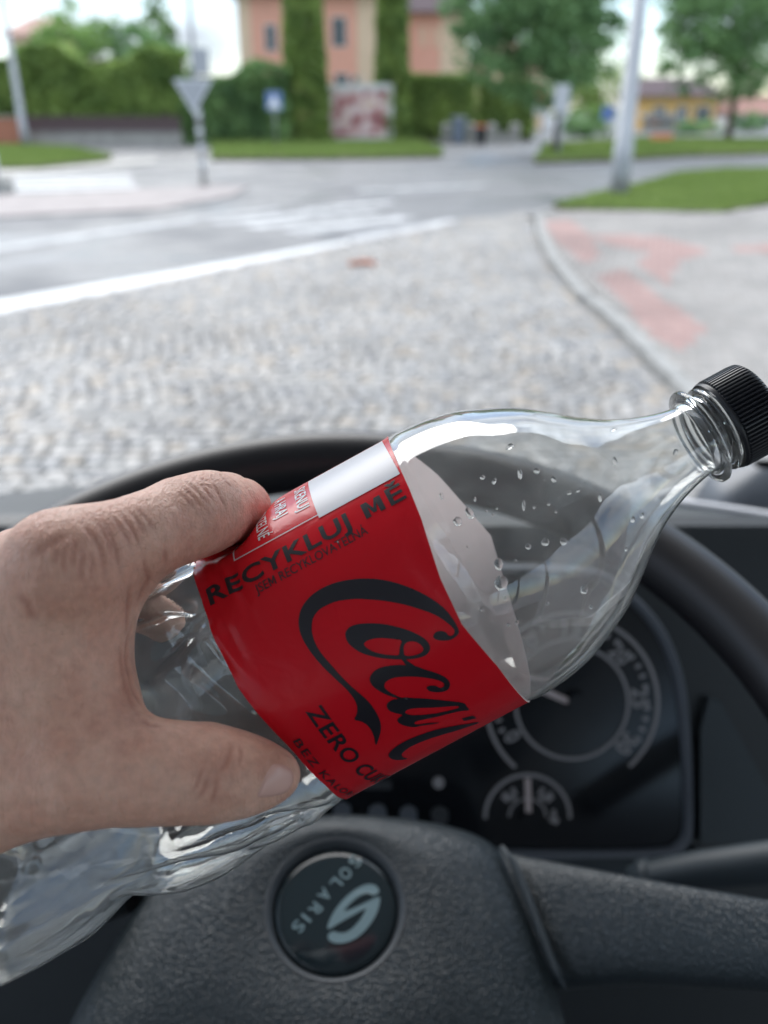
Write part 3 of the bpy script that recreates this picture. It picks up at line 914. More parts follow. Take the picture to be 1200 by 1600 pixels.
def bin_(label, px, ybot, ytop, wpx, m, lidm, D):
    c = BP(px, ybot, D); z1 = BP(px, ytop, D).z; w = wpx / FPX * D * .906 / 2
    t = thing('wheelie_bin', label, 'bin', V(c.x, D, 0), 'bins by the gate')
    v = [V(c.x + sx * w * s, D + sy * w * s, z) for z, s in ((.1, .8), (z1 - .12, 1.0)) for sx, sy in ((-1, -1), (1, -1), (1, 1), (-1, 1))]
    MB().add(v, [(3, 2, 1, 0), (4, 5, 6, 7), (0, 1, 5, 4), (1, 2, 6, 5), (2, 3, 7, 6), (3, 0, 4, 7)]).build('body', m, t)
    MB().box((c.x - w * 1.08, D - w * 1.1, z1 - .118), (c.x + w * 1.08, D + w * 1.05, z1)).build('lid', lidm, t)
    for s in (-1, 1): MB().tube([V(c.x + s * w * .7 - .04, D + w * .8, .12), V(c.x + s * w * .7 + .04, D + w * .8, .12)], .12, 12).build('wheel', M_black, t, True)
bin_('blue grey bin between the left gate posts', 716, 218, 182, 20, M_bin, M_sheet, 59.0)
bin_('black bin with an orange lid before the gate posts', 750, 231, 195, 17, M_black, M_orange, 56.0)

# shelter and orange board at the right
D = 78.0
c0, c1_ = BP(1008, 222, D), BP(1056, 222, D); zt = BP(1030, 178, D).z
t = thing('shelter', 'small grey roofed shelter in front of the yellow house', 'shelter', V((c0.x + c1_.x) / 2, D, 0))
MB().box((c0.x - .3, D - .6, zt - .25), (c1_.x + .3, D + 1.4, zt)).build('roof', M_sheet, t)
for x in (c0.x, c1_.x - .1):
    for dy in (0, 1.1): MB().box((x, D + dy, -.05), (x + .1, D + dy + .1, zt - .25)).build('post', M_pole, t)
MB().box((c0.x + .12, D + .02, .9), (c0.x + 1.0, D + .07, zt - .5)).build('notice_panel', M_salmon, t)
MB().box((c0.x + .1, D + 1.13, .3), (c1_.x - .1, D + 1.16, zt - .27)).build('back_panel', M_pale, t)
D = 60.0
c0, c1_ = BP(1014, 240, D), BP(1048, 240, D); z0, z1 = BP(1030, 236, D).z, BP(1030, 209, D).z
t = thing('advert_board', 'small orange advertising board on two legs by the verge', 'board', V((c0.x + c1_.x) / 2, D, 0))
MB().box((c0.x, D, max(.15, z0)), (c1_.x, D + .06, z1)).build('panel', M_orange, t)
for x in (c0.x + .1, c1_.x - .16): MB().box((x, D + .065, -.05), (x + .06, D + .12, z1 - .05)).build('leg', M_pole, t)

# near left marker post
b = G(4, 300)
t = thing('marker_post', 'short white post set in a stone foot at the left edge', 'post', b)
MB().tube([b + V(-.06, 0, .3), b + V(-.1, 0, 1.9)], [.07, .06], 12).build('post', M_white, t, True)
v = [V(b.x + sx * .3 * s, b.y + sy * .25 * s, z) for z, s in ((-.05, 1), (.32, .75)) for sx, sy in ((-1, -1), (1, -1), (1, 1), (-1, 1))]
bevel(MB().add(v, [(3, 2, 1, 0), (4, 5, 6, 7), (0, 1, 5, 4), (1, 2, 6, 5), (2, 3, 7, 6), (3, 0, 4, 7)]).build('foot', M_conc, t), .04)

# ------------------------------------------------------------------ the bus: cabin shell
M_wall = mat('cabin_panel', (0.74, 0.73, 0.71), 0.6)
M_ceil = mat('cabin_ceiling', (0.78, 0.77, 0.75), 0.7)
M_floor = mat('cabin_floor', (0.07, 0.072, 0.075), 0.8, var=0.2, vscale=20)
def shell(name, boxes, m):
    mb = MB()
    for lo, hi in boxes: mb.box(lo, hi)
    o = mb.build(name, m); o['kind'] = 'structure'; return o
shell('cabin_floor', [((-.9, -7, .70), (1.7, 1.05, .75))], M_floor)
shell('cabin_ceiling', [((-.9, -7, 2.85), (1.7, 1.02, 2.9))], M_ceil)
walls = [((-.92, -7, .5), (-.885, 1.1, 1.22)), ((-.92, -7, 2.62), (-.885, 1.1, 2.85)), ((1.665, -7, .5), (1.7, 1.1, .95)), ((1.665, -7, 2.62), (1.7, 1.1, 2.85)),
         ((-.92, -7.05, .5), (1.7, -7.0, 2.85)), ((-.884, 1.05, .3), (1.66, 1.09, 1.40))]
for y in (-6.2, -4.7, -3.2, -1.7, -.62, .98):
    walls.append(((-.918, y, 1.22), (-.886, y + .12, 2.62)))
for y in (-6.2, -4.7, -3.2, -1.7, -.3, .98):
    walls.append(((1.667, y, .95), (1.698, y + .12, 2.62)))
shell('cabin_wall', walls, M_wall)
M_part = mat('partition_dark', (0.05, 0.052, 0.058), 0.7)
shell('added_dark_partition', [((-.88, -.80, .76), (.80, -.76, 1.72))], M_part)  # unseen partition, added to darken the cab behind the driver

# ------------------------------------------------------------------ dashboard
M_dash = mat('dash_plastic', (0.009, 0.013, 0.016), 0.5, bump=0.25, bscale=900, dist=0.0006)
M_dash2 = mat('dash_teal_plastic', (0.020, 0.030, 0.037), 0.55, bump=0.2, bscale=900, dist=0.0005)
M_bezel = mat('bezel_plastic', (0.075, 0.085, 0.10), 0.42)
M_panel = mat('cluster_lens', (0.006, 0.007, 0.009), 0.16)
M_mark = mat('dial_print', (0.22, 0.215, 0.22), 0.6)
M_needle = mat('needle_white', (0.42, 0.36, 0.35), 0.5)
M_trim = mat('trim_seal', (0.68, 0.68, 0.70), 0.5)
dash = thing('dashboard', 'black bus dashboard with round white printed gauges behind the steering wheel', 'dashboard', W(CP(700, 1000, .7)))

def farpx(px): return 745 + 26 * abs((px - 450) / 450) ** 1.8
P = []
for k in range(41):
    px = -700 + k * 65
    kx = max(-500, min(1700, px))
    yf = farpx(kx)
    far = CP(px, yf, .86)
    prof = [CP(px, 1760, .66), CP(px, 1500, .652), CP(px, 860, .640), CP(px, 822, .645), CP(px, 806, .655), CP(px, 800 + (yf - 770) * .3, .675), far + V(0, -.003, .02), far, far + V(0, -.006, -.01), far + V(0, -.06, -.03), far + V(0, -.5, -.2)]
    P.append([W(q) for q in prof])
o = MB().grid(P).build('dash_body', M_dash, dash, True); autosmooth(o, 30)
mb = MB().tube([W(CP(px, farpx(px) - 4, .862)) for px in range(1040, 1420, 30)], .0048, 10)
mb.build('trim_seal', M_trim, dash, True)

CD = .620
SCL = CD / FPX
def cl(px, py, h=0.0): return W(CP(px, py, CD) + V(0, 0, h))     # a point on the instrument panel, h towards the driver
def rrect_prism(pts, h0, h1, name, m, parent):
    n = len(pts)
    v = [cl(*p, h0) for p in pts] + [cl(*p, h1) for p in pts]
    f = [[n + i for i in range(n)][::-1]] + [(i, n + i, n + (i + 1) % n, (i + 1) % n) for i in range(n)]
    return obj(name, v, f, m, parent)
def smoothpoly(pts, it=2):
    for _ in range(it):
        q = []
        for i in range(len(pts)):
            a, b = pts[i], pts[(i + 1) % len(pts)]
            q += [(a[0] * .75 + b[0] * .25, a[1] * .75 + b[1] * .25), (a[0] * .25 + b[0] * .75, a[1] * .25 + b[1] * .75)]
        pts = q
    return pts
lens = smoothpoly([(300, 1325), (300, 960), (420, 905), (900, 895), (965, 925), (1018, 978), (1047, 1040), (1060, 1110), (1068, 1270), (1064, 1312), (1030, 1328), (780, 1326)], 3)
rrect_prism(lens, -.016, 0.0, 'gauge_lens', M_panel, dash)
cx0, cy0 = 690, 1115
n = len(lens)
def off(p, d):
    dx, dy = p[0] - cx0, p[1] - cy0; L = math.hypot(dx, dy); return (p[0] + dx / L * d, p[1] + dy / L * d)
rings = [[cl(*p, 0.0005) for p in lens], [cl(*off(p, 3), .006) for p in lens], [cl(*off(p, 12), .007) for p in lens], [cl(*off(p, 17), .001) for p in lens], [cl(*off(p, 18), -.02) for p in lens]]
o = MB().grid(rings, closed_v=True).build('gauge_bezel', M_bezel, dash, True); autosmooth(o, 50)
fac = [(1122, 1098), (1140, 1104), (1215, 1240), (1300, 1330), (1108, 1332), (1108, 1150)]
rrect_prism(fac, -.03, -.017, 'side_facet', M_dash2, dash); 
rrect_prism([(700, 1345), (1108, 1345), (1108, 1372), (700, 1372)], -.03, -.004, 'lower_ledge', M_dash2, dash)

def ring(parent, name, cx, cy, r, w, a0, a1, h, m, n=64):
    v = []; f = []
    for i in range(n + 1):
        a = math.radians(a0 + (a1 - a0) * i / n)
        for rr in (r - w / 2, r + w / 2):
            v.append(cl(cx + rr * math.cos(a), cy - rr * math.sin(a), h))
    for i in range(n): f.append((2 * i, 2 * i + 1, 2 * i + 3, 2 * i + 2))
    return obj(name, v, f, m, parent)
def bar(mb, x0, y0, x1, y1, w, h, h2=None):
    dx, dy = x1 - x0, y1 - y0; L = math.hypot(dx, dy); nx, ny = -dy / L * w / 2, dx / L * w / 2
    q = [(x0 + nx, y0 + ny), (x1 + nx, y1 + ny), (x1 - nx, y1 - ny), (x0 - nx, y0 - ny)]
    if h2 is None: mb.add([cl(*p, h) for p in q], [(0, 1, 2, 3)])
    else: mb.add([cl(*p, h) for p in q] + [cl(*p, h2) for p in q], [(4, 5, 6, 7), (0, 1, 5, 4), (1, 2, 6, 5), (2, 3, 7, 6), (3, 0, 4, 7)])
    return mb
def disc(parent, name, cx, cy, r, h0, h1, m, n=28):
    v = [cl(cx + r * math.cos(2 * math.pi * k / n), cy - r * math.sin(2 * math.pi * k / n), h) for h in (h0, h1) for k in range(n)]
    f = [list(range(n, 2 * n))] + [(k, (k + 1) % n, n + (k + 1) % n, n + k) for k in range(n)]
    return obj(name, v, f, m, parent)

# flat lettering as meshes
def text_mesh(body, bold=0.0, size=1.0, spacing=1.0):
    cu = bpy.data.curves.new('text', 'FONT'); cu.body = body; cu.size = size; cu.offset = bold; cu.space_character = spacing
    cu.resolution_u = 4; cu.fill_mode = 'BOTH'
    o = bpy.data.objects.new('text', cu); COL.objects.link(o)
    bpy.context.view_layer.update()
    me = bpy.data.meshes.new_from_object(o.evaluated_get(bpy.context.evaluated_depsgraph_get()))
    v = [(p.co.x, p.co.y) for p in me.vertices]; f = [list(q.vertices) for q in me.polygons]
    bpy.data.objects.remove(o); bpy.data.curves.remove(cu); bpy.data.meshes.remove(me)
    a = np.array(v); mn, mx = a.min(0), a.max(0)
    return a, f, mn, mx
_gl = {}
def glyph(ch, bold):
    if (ch, bold) not in _gl:
        if ch == 'M':
            a, f, mn, mx = text_mesh('M', 0)
            w = mx[0] - mn[0]; c = mx[1]; t = .115 + 2 * bold; x0 = mn[0]
            pl_ = [(0, 0), (0, c), (t * 1.15, c), (w / 2, c * .42), (w - t * 1.15, c), (w, c), (w, 0), (w - t, 0), (w - t, c * .66), (w / 2 + t * .3, c * .14), (w / 2 - t * .3, c * .14), (t, c * .66), (t, 0)]
            a = np.array([(p_[0] + x0, p_[1]) for p_ in pl_]); f = [[0, 1, 2, 11, 12], [2, 3, 10, 11], [3, 9, 10], [3, 4, 8, 9], [4, 5, 6, 7, 8]]
        elif ch == ' ': a, f = np.zeros((0, 2)), []
        else: a, f = text_mesh(ch, bold)[:2]
        w1 = text_mesh('H' + ch + 'H', 0)[3][0]; w2 = text_mesh('HH', 0)[3][0]
        _gl[ch, bold] = (a, f, w1 - w2)
    return _gl[ch, bold]
def fit_text(body, w, h, bold=0.0, spacing=1.0):
    "vertices scaled to width w and (cap) height h, baseline at 0, left edge at 0"
    vs_, fs_, x = [], [], 0.0
    for ch in body:
        a, f, adv = glyph(ch, bold)
        n_ = sum(len(q) for q in vs_)
        if len(a): vs_.append(a + [x, 0]); fs_ += [[i + n_ for i in q] for q in f]
        x += adv * spacing + 1.6 * bold
    v = np.concatenate(vs_); cap = text_mesh('H', bold)[3][1]
    mn, mx = v[:, 0].min(), v[:, 0].max()
    return np.stack([(v[:, 0] - mn) * w / (mx - mn), v[:, 1] * h / cap], 1), fs_

tach = bpy.data.objects.new('tachometer', None); link(tach, dash)
gx, gy = 893, 1097
ring(tach, 'outer_scale', gx, gy, 134, 6, -48, 229, .0012, M_mark)
ring(tach, 'inner_scale', gx, gy, 88, 5, 0, 360, .0012, M_mark)
mb = MB()
for k in range(31):
    a = math.radians(210 - k * 41.2 / 5)
    r0 = 122
    if k % 5 == 0: continue
    bar(mb, gx + 113 * math.cos(a), gy - 113 * math.sin(a), gx + r0 * math.cos(a), gy - r0 * math.sin(a), 6, .0012)
mb.build('tick_marks', M_mark, tach)['kind'] = 'stuff'
for k in range(7):
    a = math.radians(210 - k * 41.2)
    tv, tf = fit_text(str(k * 5), 15 if k < 2 else 31, 25, .025)
    tv = tv - [7 if k < 2 else 15.5, 12.5]
    u = (-math.cos(a), math.sin(a))                # reads along the rim, top outward
    up = (math.cos(a), -math.sin(a)); rt = (math.sin(a), math.cos(a))
    c = (gx + 107 * math.cos(a), gy - 107 * math.sin(a))
    obj('number', [cl(c[0] + p[0] * rt[0] + p[1] * up[0], c[1] + p[0] * rt[1] + p[1] * up[1], .0013) for p in tv], tf, M_mark, tach)
a = math.radians(156)
bar(MB(), gx + 8 * math.cos(a), gy - 8 * math.sin(a), gx + 82 * math.cos(a), gy - 82 * math.sin(a), 9, .004, .0055).build('needle', M_needle, tach)
disc(tach, 'needle_hub', gx + 8, gy, 17, .001, .008, M_panel)
sub = bpy.data.objects.new('fuel_gauge', None); link(sub, dash)
gx, gy = 824, 1276
ring(sub, 'arc_scale', gx, gy, 66, 6, -2, 182, .0012, M_mark)
ring(sub, 'inner_scale', gx, gy, 29, 4, 0, 180, .0012, M_mark)
mb = MB()
for ang_ in (40, 62, 118, 140): bar(mb, gx + 38 * math.cos(math.radians(ang_)), gy - 38 * math.sin(math.radians(ang_)), gx + 52 * math.cos(math.radians(ang_)), gy - 52 * math.sin(math.radians(ang_)), 7, .0012)
bar(mb, gx - 38, gy - 38, gx - 18, gy - 27, 6, .0012); bar(mb, gx + 38, gy - 38, gx + 18, gy - 27, 6, .0012); bar(mb, gx + 35, gy + 2, gx + 48, gy + 8, 10, .0012); bar(mb, gx + 40, gy - 12, gx + 42, gy, 7, .0012)
mb.build('tick_marks', M_mark, sub)['kind'] = 'stuff'
bar(MB(), gx + 1, gy + 4, gx - 1, gy - 62, 9, .003, .0045).build('needle', M_needle, sub)
disc(sub, 'needle_hub', gx, gy + 2, 12, .001, .006, M_panel)
disc(dash, 'warning_lamp', 685, 1222, 9, .0005, .002, M_mark)
M_dim = mat('dim_lamp', (0.035, 0.038, 0.042), 0.35)
for px, py, mm in ((535, 1266, M_dim), (590, 1269, M_dim), (638, 1272, M_dim), (687, 1273, M_mark)):
    disc(dash, 'push_button', px, py, 14, .0005, .004, M_bezel if mm is M_dim else M_dim)
rrect_prism(smoothpoly([(455, 1240), (690, 1240), (730, 1262), (745, 1310), (455, 1310)], 2), -.004, .0004, 'button_strip', M_panel, dash)
mb = MB(); bar(mb, 568, 1226, 612, 1226, 14, .0012); mb.build('indicator_window', M_dim, dash)
# lever on the column
lv = thing('column_lever', 'dark grey steering column lever below the gauges at right', 'lever', W(CP(1005, 1372, .545)))
o = MB().tube([W(CP(985, 1376, .55)), W(CP(1010, 1372, .546)), W(CP(1100, 1358, .53)), W(CP(1300, 1336, .50)), W(CP(1330, 1333, .497))], [.0085, .0105, .0115, .013, .008], 20).build('lever_arm', M_dash2, lv, True)
o = MB().tube([W(CP(1000, 1373, .548)), W(CP(1020, 1370, .545))], .0118, 20).build('lever_collar', M_dash2, lv, True)
# pod on the dash
pd = thing('dashboard_pod', 'dark rounded pod standing behind the dashboard edge below the bottle cap', 'pod', W(CP(1190, 780, .92)))
PP = []
for i in range(9):
    t_ = i / 8
    rad = .062 * math.sqrt(max(0, 1 - (t_ * .98) ** 4))
    PP.append([W(CP(1192, 800, .93)) + V(rad * 1.15 * math.copysign(abs(math.cos(a)) ** .6, math.cos(a)), rad * .8 * math.copysign(abs(math.sin(a)) ** .6, math.sin(a)), -.05 + t_ * .105) for a in [2 * math.pi * k / 28 for k in range(28)]])
MB().grid(PP, closed_v=True).build('pod_shell', M_bezel, pd, True)
MB().tube([W(CP(1192, 800, .93)) + V(0, 0, -.05), W(CP(1192, 800, .93)) + V(0, 0, -.2)], .03, 14).build('stem', M_dash, pd, True)

# ------------------------------------------------------------------ steering wheel
AL = math.radians(45.78)
WC = V(-.0225, -.1254, -.3676); WX = V(1, 0, 0); WU = V(0, math.cos(AL), -math.sin(AL)); WN = V(0, math.sin(AL), math.cos(AL))
RW, rW, DISH = .225, .0182, .106
def wp(x, u, h): return W(WC + WX * x + WU * u + WN * h)
def wpx(px, py, h):
    "wheel-plane coordinates of a measured direction, on the plane h above the rim plane"
    d = cray(px, py); o0 = WC + WN * h
    k = o0.dot(WN) / d.dot(WN); q = d * k - WC
    return q.dot(WX), q.dot(WU)
M_leather, nt, p = nmat('grained_polyurethane')
p.inputs['Base Color'].default_value = (0.0145, 0.0225, 0.027, 1); p.inputs['Roughness'].default_value = 0.38
tc = add(nt, 'ShaderNodeTexCoord')
nz = add(nt, 'ShaderNodeTexNoise', Scale=260.0, Detail=2.0)
mxv = add(nt, 'ShaderNodeMix', data_type='RGBA'); mxv.inputs['Factor'].default_value = .0035
nt.links.new(tc.outputs['Object'], nz.inputs['Vector']); nt.links.new(tc.outputs['Object'], mxv.inputs['A']); nt.links.new(nz.outputs['Color'], mxv.inputs['B'])
mpv = add(nt, 'ShaderNodeMapping'); mpv.inputs['Scale'].default_value = (1.0, .5, .5); mpv.inputs['Rotation'].default_value = (0, .2, .35)
nt.links.new(mxv.outputs['Result'], mpv.inputs['Vector'])
vo = add(nt, 'ShaderNodeTexVoronoi', Scale=620.0, feature='DISTANCE_TO_EDGE'); nt.links.new(mpv.outputs['Vector'], vo.inputs['Vector'])
mr = add(nt, 'ShaderNodeMapRange'); mr.inputs['From Max'].default_value = .22; nt.links.new(vo.outputs['Distance'], mr.inputs['Value'])
n3 = add(nt, 'ShaderNodeTexNoise', Scale=140.0, Detail=3.0); nt.links.new(tc.outputs['Object'], n3.inputs['Vector'])
ad = add(nt, 'ShaderNodeMath', operation='MULTIPLY_ADD'); nt.links.new(n3.outputs['Fac'], ad.inputs[0]); ad.inputs[1].default_value = .45; nt.links.new(mr.outputs['Result'], ad.inputs[2])
bp = add(nt, 'ShaderNodeBump', Strength=.42, Distance=.0007); nt.links.new(ad.outputs[0], bp.inputs['Height']); nt.links.new(bp.outputs['Normal'], p.inputs['Normal'])
M_rim = mat('rim_polyurethane', (0.008, 0.008, 0.010), 0.42, spec=.4, bump=.15, bscale=700, dist=.0004)
M_ring = mat('badge_seat', (0.045, 0.052, 0.058), .45)
M_gloss = mat('badge_resin', (0.012, 0.022, 0.027), 0.10, spec=.5)
M_logo = mat('badge_silver', (0.17, 0.25, 0.27), 0.35)
wheel = thing('steering_wheel', 'black bus steering wheel with a round badge on its grained hub pad', 'steering wheel', W(WC))
P = []
for i in range(160):
    a = 2 * math.pi * i / 160
    row = []
    for j in range(28):
        b = 2 * math.pi * j / 28
        rr = RW + rW * math.cos(b); row.append(wp(rr * math.sin(a), rr * math.cos(a), rW * math.sin(b) * 1.0))
    P.append(row)
MB().grid(P, True, True).build('rim', M_rim, wheel, True)
# hub pad
bx, bu = wpx(524, 1416, -DISH)
BR = .0358
outl = [wpx(*q, -DISH - .022) for q in [(560, 1276), (640, 1282), (705, 1293), (758, 1312), (790, 1342), (812, 1395), (838, 1460), (860, 1530), (880, 1600), (905, 1720), (760, 1850), (525, 1880), (280, 1850), (60, 1720), (110, 1600), (160, 1510), (212, 1425), (258, 1368), (300, 1330), (345, 1306), (400, 1290), (475, 1279)]]
outl = smoothpoly(outl, 2)
def resample(pts, n):
    pts = [Vector((p[0], p[1])) for p in pts]; pts.append(pts[0])
    L = [0]
    for a, b in zip(pts[:-1], pts[1:]): L.append(L[-1] + (b - a).length)
    out = []; k = 0
    for i in range(n):
        s = L[-1] * i / n
        while L[k + 1] < s: k += 1
        out.append(pts[k].lerp(pts[k + 1], (s - L[k]) / max(1e-9, L[k + 1] - L[k])))
    return out
NP = 144
outl = resample(outl, NP)
ctr = Vector((bx, bu))
out_a = sorted(range(NP), key=lambda i: math.atan2(outl[i].y - bu, outl[i].x - bx))
outl = [outl[i] for i in out_a]
P = []
for kk in range(15):
    k = kk / 12
    row = []
    for q in outl:
        d = (q - ctr); dn = d.normalized(); inner = ctr + dn * BR
        if k <= 1:
            pt = inner.lerp(q, k); h = -DISH - .020 * k ** 3.2 + .0012 * math.sin(math.pi * min(1, k * 2.2)) 
        else:
            pt = q + dn * .004 * (1 if kk == 13 else 0.5); h = -DISH - (.032 if kk == 13 else .075)
        row.append(wp(pt.x, pt.y, h))
    P.append(row)
pad = MB().grid(P, closed_v=True).build('hub_pad', M_leather, wheel, True)
# ring round the badge and the badge
prof = [(BR + .0008, .0), (BR - .0002, .0004), (BR - .0012, -.0002), (BR - .0030, -.0032), (BR - .0042, -.0062)]
MB().grid([[wp(bx + r_ * math.cos(2 * math.pi * k / 72), bu + r_ * math.sin(2 * math.pi * k / 72), -DISH + h_) for k in range(72)] for r_, h_ in prof], closed_v=True).build('badge_ring', M_ring, wheel, True)
br = BR - .0040
prof = [(br, -.0058), (br - .0006, -.0038), (br - .002, -.0030), (br - .006, -.0024), (br - .014, -.0017), (.003, -.0013)]
badge = MB().grid([[wp(bx + r_ * math.cos(2 * math.pi * k / 72), bu + r_ * math.sin(2 * math.pi * k / 72), -DISH + h_) for k in range(72)] for r_, h_ in prof], closed_v=True)
badge.add([wp(bx + .003 * math.cos(2 * math.pi * k / 72), bu + .003 * math.sin(2 * math.pi * k / 72), -DISH - .0013) for k in range(72)], [list(range(72))])
badge = badge.build('badge', M_gloss, wheel, True)
def bh(r_):
    return float(np.interp(r_, [.003, br - .014, br - .006, br - .002, br - .0006], [-.0013, -.0017, -.0024, -.0030, -.0038]))
def onbadge(px, py):
    x, u = wpx(px, py, -DISH - .0015); r_ = math.hypot(x - bx, u - bu)
    return wp(x, u, -DISH + bh(r_) + .0006)
def b5(x, y): return (380 + x / 4, 1280 + y / 4)
def fill2d(polys):
    "flat filled outline with holes -> verts, faces"
    cu = bpy.data.curves.new('outline', 'CURVE'); cu.dimensions = '2D'; cu.fill_mode = 'BOTH'
    for pl_ in polys:
        sp = cu.splines.new('POLY'); sp.points.add(len(pl_) - 1)
        for i, q in enumerate(pl_): sp.points[i].co = (q[0], q[1], 0, 1)
        sp.use_cyclic_u = True
    o = bpy.data.objects.new('outline', cu); COL.objects.link(o); bpy.context.view_layer.update()
    me = bpy.data.meshes.new_from_object(o.evaluated_get(bpy.context.evaluated_depsgraph_get()))
    v = np.array([(q.co.x, q.co.y) for q in me.vertices]); f = [list(q.vertices) for q in me.polygons]
    bpy.data.objects.remove(o); bpy.data.curves.remove(cu); bpy.data.meshes.remove(me)
    return v, f
emb = [(525, 695), (530, 655), (570, 575), (630, 500), (700, 440), (770, 405), (825, 408), (850, 440), (848, 460), (810, 480), (785, 462), (745, 470), (690, 508), (640, 560), (625, 582), (690, 560), (760, 525), (855, 475), (855, 520), (835, 590), (790, 665), (730, 730), (660, 770), (590, 780), (540, 765), (527, 735), (535, 715), (570, 700), (590, 712), (640, 712), (690, 680), (740, 620), (765, 570), (770, 555), (700, 595), (620, 640), (570, 672)]
v, f = fill2d([smoothpoly(emb, 1)])
obj('emblem', [onbadge(*b5(*q)) for q in v], f, M_logo, badge)
# the maker's name, letter by letter along its line
for ch_, (x0, y0), adv in zip('SOLARIS', [(700, 262), (640, 340), (583, 405), (510, 475), (452, 565), (395, 620), (345, 672)], [0] * 7):
    tv, tf = fit_text(ch_, {'I': 18, 'L': 52, 'S': 60}.get(ch_, 68), 74, .012)
    tv = tv - np.array([tv[:, 0].max() / 2, 37])
    ca_, sa_ = math.cos(math.radians(231)), math.sin(math.radians(231))
    obj('letter', [onbadge(*b5(x0 + q[0] * ca_ - q[1] * sa_, y0 - (q[0] * sa_ + q[1] * ca_))) for q in tv], tf, M_logo, badge)
# spokes
def spoke(sign, name):
    P = []
    for k in range(15):
        u = k / 14
        pt_, pb_ = 770 + u * 575, 862 + u * 483
        top = np.interp(pt_, [770, 800, 860, 1000, 1200, 1345], [1322, 1334, 1345, 1372, 1406, 1440]); bot = np.interp(pb_, [770, 880, 1000, 1200, 1345], [1545, 1540, 1532, 1540, 1550]) if sign > 0 else top + 95
        h = -DISH - .027 + (DISH + .018) * u ** 1.35
        a = Vector(wpx(pt_, top, h)); b = Vector(wpx(pb_, bot, h)); m_ = (a + b) / 2; hw = (a - b) / 2
        row = []
        for j in range(24):
            q = 2 * math.pi * j / 24
            ce, se = math.cos(q), math.sin(q)
            pt = m_ + hw * math.copysign(abs(ce) ** .7, ce)
            row.append(wp(bx + sign * (pt.x - bx), pt.y, h - .004 + .013 * math.copysign(abs(se) ** .7, se)))
        P.append(row)
    return MB().grid(P, closed_v=True).build(name, M_leather, wheel, True)
spoke(1, 'spoke'); spoke(-1, 'spoke')
mb = MB().tube([wp(*wpx(px, py, -DISH - .013), -DISH - .013) for px, py in ((783, 1322), (800, 1345), (820, 1390), (845, 1455), (868, 1515), (882, 1545))], [.0012, .0020, .0023, .0023, .0019, .0010], 12)
mb.build('pad_seam_trim', M_dash2, wheel, True)
MB().tube([wp(bx, bu, -DISH - .05), wp(bx, bu - .02, -DISH - .35)], [.045, .06], 24).build('column', M_dash, wheel, True)

# ------------------------------------------------------------------ the bottle
BPHI, BANG, BRAD, BDEP = math.radians(2), math.radians(28.6), .0445, .262
BA = CP(713.5, 887.5, BDEP)
Bax = V(math.cos(BANG) * math.cos(BPHI), math.sin(BANG) * math.cos(BPHI), math.sin(BPHI)).normalized()
Be1 = V(0, 0, 1) - Bax * Bax.z; Be1.normalize()
Be2 = Bax.cross(Be1)
if Be2.y > 0: Be2 = -Be2
S_ = [-.2105, -.2085, -.205, -.198, -.190, -.178, -.165, -.150, -.140, -.1345, -.1305, -.1265, -.121, -.112, -.100, -.085, -.0645, -.0625, -.060, -.03, -.002, .0, .0025, .010, .020, .0295, .038, .0455, .053, .0615, .070, .0775, .0803]
R_ = [.024, .031, .0375, .0425, .0443, .0450, .0452, .0447, .0425, .0405, .0398, .0405, .0425, .0444, .0450, .0450, .0447, .0441, .0441, .0441, .0441, .0443, .0447, .0442, .0424, .0386, .0344, .0290, .0231, .0175, .0138, .0117, .0113]
_c = None
def cubic(xs, ys, x):
    "monotone-ish cubic through the profile"
    i = int(np.searchsorted(xs, x)) - 1; i = max(0, min(len(xs) - 2, i))
    h = xs[i + 1] - xs[i]; t = (x - xs[i]) / h
    def sl(k):
        if k == 0 or k == len(xs) - 1: return 0 if k else (ys[1] - ys[0]) / (xs[1] - xs[0])
        d0 = (ys[k] - ys[k - 1]) / (xs[k] - xs[k - 1]); d1 = (ys[k + 1] - ys[k]) / (xs[k + 1] - xs[k])
        return 0 if d0 * d1 <= 0 else 2 * d0 * d1 / (d0 + d1)
    m0, m1 = sl(i) * h, sl(i + 1) * h
    return (2 * t ** 3 - 3 * t ** 2 + 1) * ys[i] + (t ** 3 - 2 * t ** 2 + t) * m0 + (-2 * t ** 3 + 3 * t ** 2) * ys[i + 1] + (t ** 3 - t ** 2) * m1
